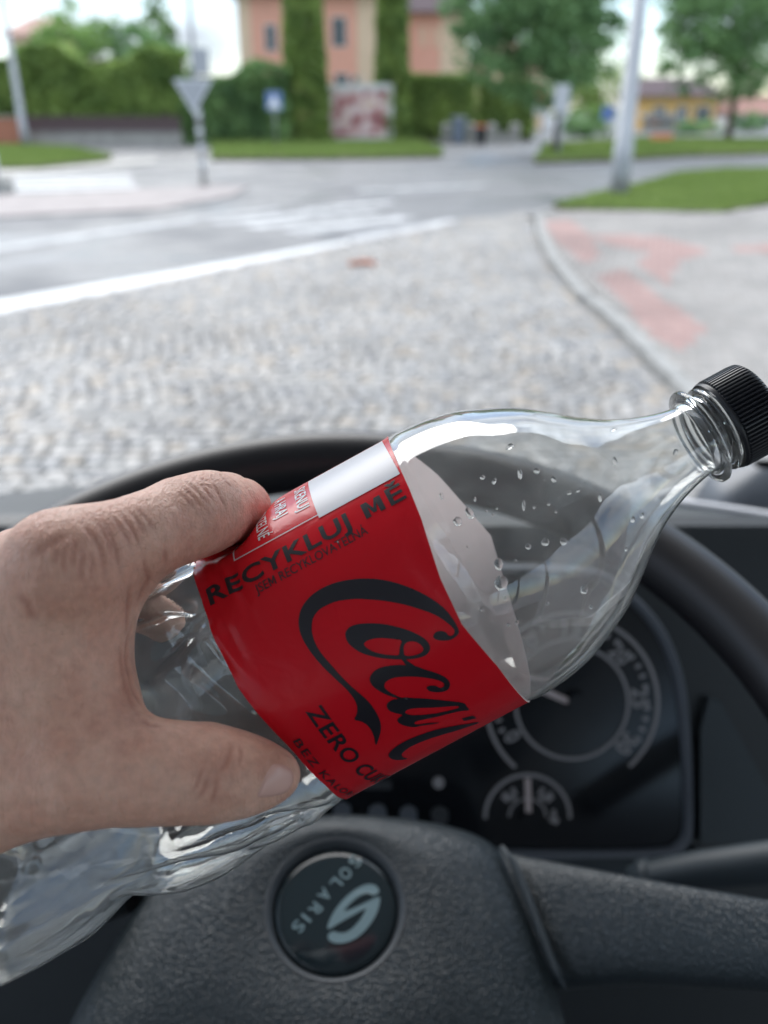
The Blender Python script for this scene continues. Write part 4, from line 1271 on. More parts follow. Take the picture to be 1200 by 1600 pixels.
# the hand's bones (joint, radius in mm), needed here because the grip dents the bottle
def J(px, py, d, r):
    c = CP(px, py, d) * 1000
    return (np.array((c.x, c.y, c.z)), float(r))
def BJ(s, th, rr, r):
    th = math.radians(th)
    c = (BA + Bax * s + (Be1 * math.cos(th) + Be2 * math.sin(th)) * rr) * 1000
    return (np.array((c.x, c.y, c.z)), float(r))
M2, M3, M4, M5 = J(98, 886, .209, 12.2), J(40, 906, .233, 11.5), J(0, 945, .256, 11), J(-35, 1000, .276, 10)
K2, K3, K4, K5 = J(-190, 1075, .224, 12.5), J(-200, 1110, .245, 13), J(-210, 1150, .262, 12), J(-215, 1195, .275, 11)
WR = J(-270, 1185, .248, 23); EL = J(-620, 1560, .19, 33)
T0, T1 = J(-120, 1265, .209, 15), J(118, 1204, .2055, 12.4)
palm = [(M2, K2), (M3, K3), (M4, K4), (M5, K5), (M2, M3), (M3, M4), (M4, M5), (K2, WR), (K3, WR), (K4, WR), (K5, WR), (WR, EL), (T0, WR), (T0, T1),
        (J(176, 952, .2225, 4.3), J(178, 1085, .2185, 4.3)), (J(178, 1085, .2185, 4.3), J(200, 1150, .214, 5.5)), (J(176, 952, .2225, 4.3), J(208, 905, .2225, 5.5)),
        (J(135, 935, .216, 7.5), J(140, 1140, .211, 8)), (J(85, 940, .212, 11), J(85, 1150, .207, 10.5)), (J(30, 960, .212, 12.5), J(20, 1172, .2065, 12.5)),
        (J(-40, 1000, .214, 14), J(-50, 1200, .207, 14.5)), (J(-120, 1050, .22, 16), J(-130, 1225, .211, 16)), (K2, T0)]
fingers = [
    # thumb on the near side of the bottle
    [T1, J(215, 1206, .2075, 11.9), J(270, 1207, .209, 11.3), J(325, 1208, .2115, 11.2), J(375, 1210, .2135, 9.6), J(415, 1211, .2155, 7.4), J(438, 1211.5, .217, 4.8)],
    # forefinger over the top
    [M2, J(160, 858, .2135, 10.8), J(225, 838, .2215, 10.6), J(285, 812, .232, 10.9), J(322, 800, .2405, 11.0), J(350, 795, .2545, 10.1), J(374, 797, .270, 9.4), J(384, 815, .283, 9.0), J(390, 842, .293, 8.2)],
    [M3, J(140, 865, .247, 10.2), BJ(-.093, -84, .0570, 10.2), BJ(-.091, -106, .0565, 9.4), BJ(-.089, -124, .0560, 8.2)],
    [M4, J(90, 905, .268, 9.8), BJ(-.107, -92, .0572, 9.8), BJ(-.104, -122, .0565, 9.0), BJ(-.101, -148, .0555, 7.8)],
    [M5, J(50, 955, .287, 8.8), BJ(-.128, -104, .0550, 8.6), BJ(-.125, -128, .0540, 8.0), BJ(-.122, -148, .0525, 7.0)]]

def d_cap(Pt, a, b):
    (pa, ra), (pb, rb) = a, b
    ab = pb - pa; L2 = ab @ ab + 1e-9
    q = Pt - pa
    t = np.clip(q @ ab / L2, 0, 1)
    return np.sqrt(((q - t[:, None] * ab) ** 2).sum(1)) - (ra + t * (rb - ra))
def smin_set(ds, k):
    m = np.min(ds, 0)
    return m - k * np.log(np.exp(-np.clip((ds - m) / k, 0, 40)).sum(0))
def sdf(Pt):
    Pt = Pt.astype(np.float64)
    pal = smin_set(np.array([d_cap(Pt, a, b) for a, b in palm]), 2.6)
    out = pal
    res = pal
    for i, F in enumerate(fingers):
        fd = smin_set(np.array([d_cap(Pt, a, b) for a, b in zip(F[:-1], F[1:])]), 1.3)
        k = (6.0, 4.5, 3.0, 3.0, 3.0)[i]
        h = np.clip(.5 + .5 * (pal - fd) / k, 0, 1)
        res = np.minimum(res, pal * (1 - h) + fd * h - k * h * (1 - h))
    # knuckle of the forefinger stands a little proud, with tendon behind it
    (km, _) = M2
    q = Pt - (km + np.array([2.0, 1.5, 9.0])); res = res - 2.0 * np.exp(-(q ** 2).sum(1) / 90.0)
    return res


# where a finger or the thumb presses, the thin wall gives way
GS = np.linspace(-.175, .0, 150); GT = np.linspace(-math.pi, math.pi, 241)
_r0 = np.array([cubic(S_, R_, s) for s in GS])
_sg, _tg = np.meshgrid(GS, GT, indexing='ij')
_pt = (np.array(BA)[None, None] + np.array(Bax) * _sg[..., None] + (np.array(Be1) * np.cos(_tg)[..., None] + np.array(Be2) * np.sin(_tg)[..., None]) * _r0[:, None, None]) * 1000
_d = sdf(_pt.reshape(-1, 3)).reshape(_sg.shape)
DENT = np.clip(2.3 - _d, 0, 9.0) / 1000
for _ in range(7):
    _b = DENT.copy()
    _b[1:-1] = (DENT[:-2] + 2 * DENT[1:-1] + DENT[2:]) / 4
    _b = (np.roll(_b, 1, 1) + 2 * _b + np.roll(_b, -1, 1)) / 4
    DENT = _b
def dent(s, th):
    if s <= GS[0] or s >= GS[-1]: return 0.0
    a = (s - GS[0]) / (GS[-1] - GS[0]) * (len(GS) - 1); b = ((th + math.pi) % (2 * math.pi)) / (2 * math.pi) * (len(GT) - 1)
    i, j = min(int(a), len(GS) - 2), min(int(b), len(GT) - 2); u, v = a - i, b - j
    return float((DENT[i, j] * (1 - v) + DENT[i, j + 1] * v) * (1 - u) + (DENT[i + 1, j] * (1 - v) + DENT[i + 1, j + 1] * v) * u)
# creases where the grip buckles the thin wall: (s, theta deg, angle of the fold, length, width, depth) in metres
FOLDS = [(-.082, -48, .35, .030, .0040, .0022), (-.076, -28, -.25, .022, .0030, .0016), (-.090, -18, .55, .028, .0035, .0020), (-.072, -8, 1.1, .016, .0024, .0014), (-.084, 4, .2, .026, .003, .0017),
         (-.095, 20, .5, .03, .0045, .0025), (-.078, 28, -.4, .02, .003, .0015), (-.088, 46, .4, .022, .0032, .0017), (-.074, 55, .9, .018, .0026, .0014), (-.083, 62, .15, .026, .003, .0018),
         (-.100, 60, .6, .03, .004, .0022), (-.112, 50, .2, .03, .005, .002), (-.068, 66, 1.2, .014, .0022, .0013), (-.0575, -46, 1.45, .018, .0014, .0007), (-.0535, -40, 1.5, .022, .0013, .0007), (-.060, -22, 1.5, .014, .0012, .0006),
         (-.070, -40, .9, .014, .002, .0012), (-.066, -18, 1.3, .02, .002, .0010), (-.080, -62, .1, .03, .004, .002), (-.004, -12, 1.5, .022, .0022, .0008)]
def bump_r(s, th):
    d = -dent(s, th)
    for (fs, ft, fa, L, wd, dep) in FOLDS:
        dth = (th - math.radians(ft) + math.pi) % (2 * math.pi) - math.pi
        a, b = s - fs, dth * .0445
        if abs(a) > .04 or abs(b) > .04: continue
        u = a * math.cos(fa) + b * math.sin(fa); w = -a * math.sin(fa) + b * math.cos(fa)
        g = math.exp(-(u / L * 2) ** 2)
        d -= (1.5 if fs < -.064 else 1.0) * dep * g * (math.exp(-(w / wd) ** 2) - .55 * math.exp(-((w - wd * 1.7) / (wd * 1.3)) ** 2))
    # loose wall below the label
    k = max(0, min(1, (-.0665 - s) / .01))
    d += .0007 * k * mnoise.noise((s * 45, math.cos(th) * 1.8, math.sin(th) * 1.8)) + .00022 * k * mnoise.noise((s * 110, math.cos(th) * 4 + 5, math.sin(th) * 4))
    # moulded panels on the lower grip
    if s < -.136:
        d += .0008 * max(-.6, min(.6, math.cos(th * 10))) * min(1, (-.136 - s) / .01)
    return d
def bpt(s, th, r): return W(BA + Bax * s + (Be1 * math.cos(th) + Be2 * math.sin(th)) * r)
bot = thing('plastic_bottle', 'clear plastic cola bottle with red label and black cap held over the steering wheel', 'bottle', W(BA + Bax * -.2))

M_pet, nt, p = nmat('clear_pet')
p.inputs['Base Color'].default_value = (0.975, 0.985, 0.975, 1); p.inputs['Roughness'].default_value = 0.0
p.inputs['Transmission Weight'].default_value = 1.0; p.inputs['IOR'].default_value = 1.55
tc = add(nt, 'ShaderNodeTexCoord')
n1 = add(nt, 'ShaderNodeTexNoise', Scale=38.0, Detail=2.0); nt.links.new(tc.outputs['Object'], n1.inputs['Vector'])
bp = add(nt, 'ShaderNodeBump', Strength=.025, Distance=.002); nt.links.new(n1.outputs['Fac'], bp.inputs['Height']); nt.links.new(bp.outputs['Normal'], p.inputs['Normal'])
nt_pet, tc_pet = nt, tc
M_water, nt, p = nmat('water'); p.inputs['Base Color'].default_value = (1, 1, 1, 1); p.inputs['Roughness'].default_value = 0; p.inputs['Transmission Weight'].default_value = 1; p.inputs['IOR'].default_value = 1.33
M_cap = mat('cap_black', (0.012, 0.013, 0.017), 0.36)

# milky film: a trace of moisture, and pale haze painted in to lighten the wall
n2 = add(nt_pet, 'ShaderNodeTexNoise', Scale=24.0, Detail=4.0); nt_pet.links.new(tc_pet.outputs['Object'], n2.inputs['Vector'])
mr = add(nt_pet, 'ShaderNodeMapRange'); mr.inputs['From Min'].default_value = .38; mr.inputs['From Max'].default_value = .7; mr.inputs['To Min'].default_value = .012; mr.inputs['To Max'].default_value = .10
nt_pet.links.new(n2.outputs['Fac'], mr.inputs['Value'])
tl = add(nt_pet, 'ShaderNodeBsdfTranslucent'); tl.inputs['Color'].default_value = (.85, .86, .84, 1)
mxs = add(nt_pet, 'ShaderNodeMixShader'); nt_pet.links.new(mr.outputs['Result'], mxs.inputs[0])
nt_pet.links.new(nt_pet.nodes['Principled BSDF'].outputs[0], mxs.inputs[1]); nt_pet.links.new(tl.outputs[0], mxs.inputs[2]); nt_pet.links.new(mxs.outputs[0], nt_pet.nodes['Material Output'].inputs['Surface'])
NT = 320
ss = []
x = -.2105
while x < .0803:
    ss.append(x); x += .0008 if -.125 < x < .006 else .0016
ss.append(.0803)
# neck finish: bead, support ring
neck = [(.0808, .0114), (.0816, .0146), (.0822, .0152), (.0832, .0152), (.0838, .0146), (.0842, .0118), (.0862, .0118), (.0866, .0132), (.0872, .0136), (.0880, .0134), (.0884, .0120), (.0950, .0120), (.0985, .0118)]
outer = [[(s, th, cubic(S_, R_, s) + bump_r(s, th)) for th in [2 * math.pi * k / NT for k in range(NT)]] for s in ss]
WT = .00045
P = [[bpt(s, th, r) for s, th, r in row] for row in outer]
P += [[bpt(s, 2 * math.pi * k / NT, r) for k in range(NT)] for s, r in neck]
Q = [[bpt(s, 2 * math.pi * k / NT, .0104) for k in range(NT)] for s in (.0985, .092, .086)]
Q += [[bpt(s, th, max(.009, r - WT)) for s, th, r in row] for row in outer[::-1]]
mb = MB().grid(P + Q, closed_v=True)
nR = len(P) + len(Q)
b0 = [bpt(-.2105, 2 * math.pi * k / NT, .001) for k in range(NT)]
# base: close outer and inner bottoms
i0 = 0; i1 = (nR - 1) * NT
mb.f.append([i0 + k for k in range(NT)][::-1]); mb.f.append([i1 + k for k in range(NT)])
bw_ = mb.build('bottle_wall', M_pet, bot, True)
bm = bmesh.new(); bm.from_mesh(bw_.data); bmesh.ops.recalc_face_normals(bm, faces=bm.faces[:]); bm.to_mesh(bw_.data); bm.free()
# cap
P = []
NCAP = 420
for s, r, k in ((.0888, .0126, 0), (.0888, .0139, 0), (.0896, .0142, 0), (.0897, .0138, 0), (.0903, .0138, 0), (.0906, .0141, 1), (.0995, .0141, 1), (.1012, .0139, 1), (.1022, .0131, 0), (.1024, .0118, 0), (.1024, .0005, 0)):
    P.append([bpt(s, 2 * math.pi * j / NCAP, r + k * (.0003, .0003, .0003, -.0001, -.0005, -.0001)[j % 6]) for j in range(NCAP)])
o = MB().grid(P, closed_v=True).build('cap', M_cap, bot, True); autosmooth(o, 40)
# label: red outside, white inside
LE_R = ([-140, -110, -80, -66, -30, -20, -4, 9, 25, 47, 66, 110, 140], [.0165, .010, .0004, .0008, -.0012, -.0022, -.0052, -.0060, -.0032, -.0012, .0004, .010, .0165])
LE_L = ([-180, -70, -55, -31, -4, 6, 19, 35, 51, 66, 180], [-.063, -.0645, -.0648, -.0640, -.0638, -.0622, -.0600, -.0592, -.0600, -.0606, -.0612])
def edge(E, th):
    mm = th * .0445 * 1000; return float(np.interp(mm, E[0], E[1]))
def lab_r(s, th):
    th_ = th
    return cubic(S_, R_, max(-.0605, min(-.001 + .013 * max(0, min(1, (abs(th) - 1.45) / .6)), s))) + bump_r(s, th) + .00035 + (.0013 * math.exp(-((s + .003) / .003) ** 2) * math.exp(-((th + .15) / .25) ** 2))
NL, NS = 220, 64
M_lab, nt, p = nmat('label_red')
p.inputs['Base Color'].default_value = (0.60, 0.005, 0.014, 1); p.inputs['Roughness'].default_value = .24; p.inputs['Specular IOR Level'].default_value = .28
tc = add(nt, 'ShaderNodeTexCoord')
n1 = add(nt, 'ShaderNodeTexNoise', Scale=130.0, Detail=2.0); n1.inputs['Distortion'].default_value = .8
nt.links.new(tc.outputs['Object'], n1.inputs['Vector'])
bp = add(nt, 'ShaderNodeBump', Strength=.35, Distance=.0006); nt.links.new(n1.outputs['Fac'], bp.inputs['Height']); nt.links.new(bp.outputs['Normal'], p.inputs['Normal'])
def translucent(m, col, k):
    nt = m.node_tree; t_ = add(nt, 'ShaderNodeBsdfTranslucent'); t_.inputs['Color'].default_value = (*col, 1)
    x_ = add(nt, 'ShaderNodeMixShader'); x_.inputs[0].default_value = k
    nt.links.new(nt.nodes['Principled BSDF'].outputs[0], x_.inputs[1]); nt.links.new(t_.outputs[0], x_.inputs[2]); nt.links.new(x_.outputs[0], nt.nodes['Material Output'].inputs['Surface'])
# thin printed film: red ink outside over a pale backing that lets some daylight through
nt = M_lab.node_tree; t_ = add(nt, 'ShaderNodeBsdfTranslucent'); g_ = add(nt, 'ShaderNodeNewGeometry')
c_ = add(nt, 'ShaderNodeMix', data_type='RGBA'); c_.inputs['A'].default_value = (.7, .05, .05, 1); c_.inputs['B'].default_value = (.95, .86, .84, 1)
k_ = add(nt, 'ShaderNodeMapRange'); k_.inputs['To Min'].default_value = .05; k_.inputs['To Max'].default_value = .6
nt.links.new(g_.outputs['Backfacing'], c_.inputs['Factor']); nt.links.new(g_.outputs['Backfacing'], k_.inputs['Value']); nt.links.new(c_.outputs['Result'], t_.inputs['Color'])
x_ = add(nt, 'ShaderNodeMixShader'); nt.links.new(k_.outputs['Result'], x_.inputs[0])
nt.links.new(nt.nodes['Principled BSDF'].outputs[0], x_.inputs[1]); nt.links.new(t_.outputs[0], x_.inputs[2]); nt.links.new(x_.outputs[0], nt.nodes['Material Output'].inputs['Surface'])
M_labw = mat('label_white_inside', (0.80, 0.78, 0.78), .45, bump=.2, bscale=180, dist=.0006)
translucent(M_labw, (.95, .95, .95), .7)
M_ink = mat('label_ink', (0.009, 0.008, 0.013), .36)
M_inkw = mat('label_white_ink', (0.56, 0.55, 0.57), .34)
P = []; Qi = []
for i in range(NS + 1):
    row = []; rowi = []
    for k in range(NL):
        th = -math.pi + 2 * math.pi * k / NL
        s = edge(LE_L, th) + (edge(LE_R, th) - edge(LE_L, th)) * i / NS
        r = lab_r(s, th)
        row.append(bpt(s, th, r + .00012)); rowi.append(bpt(s, th, r - .00008))
    P.append(row); Qi.append(rowi)
lb = MB().grid(P, closed_v=True); nf = len(lb.f)
lb.grid(Qi, closed_v=True); nf2 = len(lb.f)
nv = (NS + 1) * NL
for k in range(NL):
    k2 = (k + 1) % NL
    lb.f.append((k, k2, nv + k2, nv + k)); lb.f.append((NS * NL + k, NS * NL + k2, nv + NS * NL + k2, nv + NS * NL + k))
label = obj('label', lb.v, lb.f, M_lab, bot, True, mats=[M_lab, M_labw], mi=[0] * nf + [1] * (len(lb.f) - nf))
autosmooth(label, 50)

def on_label(name, v, f, m, h=.0003):
    "wrap flat print (x down the circumference, y towards the cap, in mm) on the label"
    bm = bmesh.new()
    vs_ = [bm.verts.new((q[0], q[1], 0)) for q in v]
    for q in f:
        try: bm.faces.new([vs_[i] for i in q])
        except ValueError: pass
    xs = [q[0] for q in v]; ys = [q[1] for q in v]
    for k in np.arange(math.floor(min(xs)), math.ceil(max(xs)), .9):
        bmesh.ops.bisect_plane(bm, geom=bm.verts[:] + bm.edges[:] + bm.faces[:], plane_co=(k, 0, 0), plane_no=(1, 0, 0))
    for k in np.arange(math.floor(min(ys)), math.ceil(max(ys)), 1.3):
        bmesh.ops.bisect_plane(bm, geom=bm.verts[:] + bm.edges[:] + bm.faces[:], plane_co=(0, k, 0), plane_no=(0, 1, 0))
    bmesh.ops.triangulate(bm, faces=bm.faces[:])
    bm.verts.index_update()
    vv = []
    for q in bm.verts:
        th = q.co.x / 44.5; s = q.co.y / 1000
        vv.append(bpt(s, th, lab_r(s, th) + h))
    ff = [[q.index for q in fc_.verts] for fc_ in bm.faces]
    bm.free()
    return obj(name, vv, ff, m, label, True)
def rect(x0, y0, x1, y1): return [(x0, y0), (x1, y0), (x1, y1), (x0, y1)]
on_label('white_square', rect(-62, -26.2, -36, -1.5), [(0, 1, 2, 3)], M_inkw, .0003)
on_label('frame_line', rect(-37.6, -51.8, -37.2, -26.2) + rect(-66, -52.2, -37.2, -51.8), [(0, 1, 2, 3), (4, 5, 6, 7)], M_inkw)
for body, end, wd, base in (('SKENUJ', -42.9, 15.2, -30.9), ('A HRAJ', -45.2, 13.0, -37.4), ('O KOUZELNÉ', -39.8, 22.6, -44.0), ('CENY!', -48.2, 11.0, -50.0)):
    tv, tf = fit_text(body, wd, 3.5, .012)
    on_label('white_lettering', [(end - wd + q[0], base + q[1]) for q in tv], tf, M_inkw)
def axial(body, s0, s1, base, h, bold, name='lettering'):
    tv, tf = fit_text(body, s1 - s0, h, bold)
    on_label(name, [(base - q[1], s0 + q[0]) for q in tv], tf, M_ink)
axial('RECYKLUJ MĚ', -62.0, -2.9, -27.6, 5.4, .026)
axial('JSEM RECYKLOVATELNÁ', -49.2, -16.0, -23.5, 2.7, .004)
tv, tf = fit_text('ZERO CUKRU', 53, 4.3, .016); on_label('lettering', [(9.6 + q[0], -51.6 + 2.4 * (q[0] / 53) + q[1]) for q in tv], tf, M_ink)
tv, tf = fit_text('BEZ KALORIÍ', 38, 2.0, .004, spacing=1.15); on_label('lettering', [(15.4 + q[0], -58.6 + .9 * (q[0] / 38) + q[1]) for q in tv], tf, M_ink)
SP = {
    'C': [(10.3,-7.4),(7.4,-7.2),(3.6,-7.7),(0.3,-9.1),(-2.9,-11.0),(-6.0,-13.4),(-8.8,-16.1),(-11.4,-19.3),(-13.5,-22.9),(-14.8,-26.0),(-15.8,-29.2),(-16.2,-32.3),(-16.1,-35.2),(-15.5,-37.6),(-14.4,-39.8),(-12.7,-41.5),(-10.9,-42.5),(-9.0,-43.1),(-6.6,-43.3),(-4.0,-43.1),(-1.4,-42.7),(1.3,-42.1),(4.0,-41.3),(6.7,-40.5),(9.4,-39.7),(12.0,-39.3),(13.8,-39.3),(15.5,-39.7),(17.1,-40.7),(18.3,-42.3),(19.5,-41.0),(21.4,-40.1),(23.8,-39.9),(26.9,-40.5),(30.2,-41.7),(27.5,-39.4),(24.7,-37.4),(22.1,-36.6),(19.1,-36.3),(16.2,-36.4),(13.7,-36.9),(11.0,-37.8),(8.3,-38.6),(5.4,-39.3),(2.4,-39.9),(-0.2,-40.5),(-2.5,-40.9),(-5.0,-40.9),(-7.1,-40.5),(-8.9,-39.7),(-10.3,-38.7),(-11.2,-37.4),(-11.7,-35.8),(-11.7,-33.6),(-11.4,-31.2),(-10.5,-28.7),(-9.3,-26.0),(-7.8,-23.6),(-6.3,-21.2),(-4.3,-18.5),(-2.2,-16.0),(0.2,-13.6),(2.7,-11.3),(5.0,-9.8),(7.3,-8.8),(8.8,-8.3),(9.7,-8.4),(10.3,-9.1),(10.3,-9.9),(9.8,-10.4),(9.0,-10.4),(8.2,-10.9),(7.6,-11.9),(7.5,-13.0),(8.0,-13.8),(8.7,-13.9),(9.5,-13.4),(10.3,-12.3),(11.1,-10.8),(11.2,-9.5),(10.9,-8.2)],
    'o': [(-2.9,-33.2),(-3.8,-32.3),(-4.1,-30.7),(-3.6,-28.6),(-2.4,-26.1),(-0.7,-23.3),(1.4,-20.8),(3.5,-18.7),(5.6,-17.1),(7.7,-15.9),(9.6,-15.6),(11.0,-16.2),(11.7,-17.6),(11.5,-19.4),(10.8,-21.3),(9.7,-23.5),(8.2,-25.9),(6.5,-28.3),(4.9,-30.1),(3.0,-31.9),(0.9,-33.0),(-1.0,-33.6)],
    'oh1': [(1.2,-29.9),(1.0,-28.7),(1.5,-26.8),(2.6,-24.7),(4.0,-22.7),(5.2,-21.1),(6.2,-22.3),(7.6,-23.3),(8.3,-23.7),(7.5,-25.1),(6.1,-27.1),(4.4,-28.9),(2.6,-30.0),(1.5,-30.2)],
    'oh2': [(8.2,-22.3),(6.8,-21.7),(6.2,-20.7),(6.4,-19.4),(7.4,-18.1),(8.8,-17.5),(10.0,-17.5),(10.5,-18.4),(10.4,-19.7),(9.9,-21.3),(9.0,-22.6)],
    'con': [(9.2,-23.7),(9.7,-22.8),(11.1,-22.4),(13.3,-21.3),(12.0,-23.4),(10.3,-23.6)],
    'c': [(10.9,-24.2),(12.8,-21.5),(15.0,-19.9),(17.1,-18.1),(19.1,-16.7),(21.0,-16.0),(22.8,-16.1),(24.0,-17.2),(24.0,-18.6),(22.9,-20.4),(21.6,-21.7),(20.4,-22.0),(19.8,-21.6),(20.1,-20.6),(21.0,-19.5),(22.3,-19.0),(22.6,-18.2),(22.0,-17.4),(20.8,-17.6),(19.2,-18.7),(17.1,-20.9),(15.3,-23.2),(13.8,-25.7),(12.8,-28.0),(12.8,-29.9),(13.4,-30.9),(14.6,-31.1),(16.5,-30.4),(18.6,-29.2),(19.9,-28.4),(19.2,-29.3),(17.3,-30.9),(15.3,-32.2),(13.3,-33.2),(11.5,-33.6),(10.1,-33.3),(9.2,-32.3),(8.7,-30.7),(8.9,-28.7),(9.8,-26.4)],
    'a': [(19.1,-29.2),(18.4,-31.0),(18.5,-32.5),(19.4,-33.3),(21.0,-33.3),(22.7,-32.2),(24.5,-30.7),(24.5,-32.1),(25.2,-33.0),(26.6,-32.9),(28.6,-31.9),(30.7,-30.2),(31.2,-28.9),(32.3,-27.0),(34.2,-24.3),(33.8,-24.1),(31.7,-26.7),(30.6,-28.7),(29.9,-29.5),(29.0,-29.6),(28.7,-28.8),(29.7,-26.8),(30.9,-24.4),(32.1,-21.5),(33.2,-19.0),(34.3,-17.0),(35.9,-15.3),(33.2,-15.6),(32.3,-15.4),(30.7,-16.1),(28.1,-18.5),(25.4,-21.1),(22.9,-23.8),(21.0,-26.2),(19.4,-28.2)],
    'ah': [(23.7,-30.1),(23.5,-28.8),(24.5,-26.9),(26.6,-24.0),(28.4,-21.5),(29.9,-19.2),(31.6,-17.2),(32.2,-17.3),(32.0,-18.6),(30.9,-21.1),(29.5,-23.9),(27.8,-26.5),(26.2,-28.7),(24.8,-29.9)],
    'hy': [(37.6,-18.4),(39.4,-15.4),(41.9,-15.1),(39.6,-18.3)],
    'C2': [(45.9,-14.8),(42.4,-18.0),(39.5,-21.2),(36.8,-25.0),(35.1,-29.5),(34.2,-33.8),(34.3,-37.1),(35.3,-39.5),(36.4,-40.5),(38.2,-40.8),(40.6,-40.2),(43.1,-38.9),(44.9,-37.2),(42.3,-37.9),(40.1,-37.9),(38.9,-37.0),(38.1,-34.9),(38.3,-32.1),(39.2,-28.8),(41.0,-24.9),(43.3,-21.2),(45.0,-17.9),(46.2,-16.0)],
}
for keys in (('C',), ('o', 'oh1', 'oh2'), ('con',), ('c',), ('a', 'ah'), ('hy',), ('C2',)):
    v, f = fill2d([smoothpoly(SP[k], 1) if k not in ('hy', 'C') else (smoothpoly(SP[k], 1) if k == 'C' else SP[k]) for k in keys])
    on_label('script_letter', [tuple(q) for q in v], f, M_ink, .00028 + .00002 * (keys[0] in ('con', 'c')))
# drops inside the shoulder
dm = []
for k in range(3):
    bm = bmesh.new(); bmesh.ops.create_icosphere(bm, subdivisions=3, radius=1)
    for q in bm.verts:
        q.co.z *= .55
        q.co += Vector((mnoise.noise(q.co * 1.3 + V(k, 0, 0)), mnoise.noise(q.co * 1.3 + V(0, k, 5)), 0)) * .22
    me = bpy.data.meshes.new('droplet'); bm.to_mesh(me); bm.free(); me.materials.append(M_water); me.polygons.foreach_set('use_smooth', [True] * len(me.polygons)); dm.append(me)
def un_bottle(px, py):
    d = cray(px, py)
    lo, prev = None, None
    for i in range(400):
        k = .2 + i * .0005
        q = d * k - BA; s = q.dot(Bax); rr = math.sqrt(max(0, q.length_squared - s * s))
        if -.21 < s < .08 and rr <= cubic(S_, R_, s) - .0003: return s, math.atan2(q.dot(Be2), q.dot(Be1))
    return None
drops = [(783, 911, 6.5, 1.2, 30), (779, 881, 4.6, 1.3, 60), (715, 815, 4.0, 1.1, 80), (734, 802, 4.6, .7, 0), (852, 847, 3.6, 1.0, 0), (825, 854, 2.6, 1, 0), (880, 846, 3.4, 1.0, 30), (818, 790, 2.8, 3.2, 60), (838, 736, 3.0, 1, 0), (812, 741, 3.6, 3.0, 62), (865, 750, 2.8, .7, 0),
         (889, 771, 2.0, 1.6, 0), (903, 767, 1.8, 1.6, 0), (937, 778, 2.8, 2.0, 60), (960, 722, 3.6, 1.8, 65), (912, 920, 4.4, 1.5, 70), (797, 698, 3.8, 1.5, 10), (814, 1, 0, 0, 0), (772, 752, 2.6, 2, 40), (754, 747, 2.4, 1, 0), (988, 812, 3.0, 1.2, 60), (1003, 806, 3.0, 1.4, 60), (978, 858, 2.0, 1.4, 60),
         (790, 935, 2.0, 1, 0), (808, 972, 2.2, 1, 0), (795, 975, 1.8, 1, 0), (923, 948, 2.4, 1.8, 90), (731, 855, 1.5, 1, 0), (753, 952, 1.6, 1, 0), (854, 942, 1.8, 1, 0), (805, 876, 1.4, 1, 0), (857, 788, 1.6, 1, 0), (834, 793, 1.4, 1, 0), (690, 775, 2.6, 2.2, 75), (742, 780, 1.6, 2, 60), (958, 672, 3.2, 1.6, 5), (1055, 707, 3.0, 1.6, 40), (760, 800, 1.3, 1, 0), (868, 800, 1.3, 1, 0), (776, 795, 1.2, 1, 0), (770, 805, 1.3, 1, 0)]
for i, (px, py, r, el_, an) in enumerate(drops):
    if r == 0: continue
    q = un_bottle(px, py)
    if q is None: continue
    s, th = q
    o = bpy.data.objects.new('droplet', dm[i % 3]); link(o, bot)
    c = bpt(s, th, cubic(S_, R_, s) - WT - .0001); nrm = (c - W(BA + Bax * s)).normalized()
    ax = (W(Bax) - W(V(0, 0, 0))).normalized(); tx = (ax - nrm * ax.dot(nrm)).normalized(); ty = nrm.cross(tx)
    R3 = Matrix((tx, ty, nrm)).transposed().to_4x4() @ Matrix.Rotation(math.radians(an), 4, 'Z')
    rr = r / 1350 * .225 * 1.7
    o.matrix_local = Matrix.Translation(c - ROOT[bot.name]) @ R3 @ Matrix.Diagonal((rr * el_ ** .5, rr / el_ ** .5, rr * .55, 1))

# ------------------------------------------------------------------ the hand: one continuous skin grown from rounded bones
VX = 1.15
allj = [j for a in palm for j in a if j is not EL] + [j for F in fingers for j in F]
lo = np.min([j[0] - j[1] for j in allj], 0) - 8; hi = np.max([j[0] + j[1] for j in allj], 0) + 8
lo[0] = max(lo[0], -150)
BL = 8
dims = np.ceil((hi - lo) / VX / BL).astype(int) * BL + 1
cb = (dims - 1) // BL
ci = np.stack(np.meshgrid(*[np.arange(c) for c in cb], indexing='ij'), -1).reshape(-1, 3)
cc = lo + (ci * BL + BL / 2) * VX
cd = sdf(cc)
F3 = np.full(tuple(dims), 50.0, dtype=np.float32)
nearb = np.abs(cd) < BL * VX * .95 + 2
for sgn in (1, -1):
    pass
off_ = np.stack(np.meshgrid(*[np.arange(BL + 1)] * 3, indexing='ij'), -1).reshape(-1, 3)
for b in ci[(cd <= -BL * VX)]:
    F3[b[0] * BL:b[0] * BL + BL + 1, b[1] * BL:b[1] * BL + BL + 1, b[2] * BL:b[2] * BL + BL + 1] = -50
nb_ = ci[nearb]
for s0 in range(0, len(nb_), 200):
    blk = nb_[s0:s0 + 200]
    idx = (blk[:, None, :] * BL + off_[None]).reshape(-1, 3)
    F3[idx[:, 0], idx[:, 1], idx[:, 2]] = sdf(lo + idx * VX)
F3[0, :, :] = 5      # the arm is cut well outside the picture
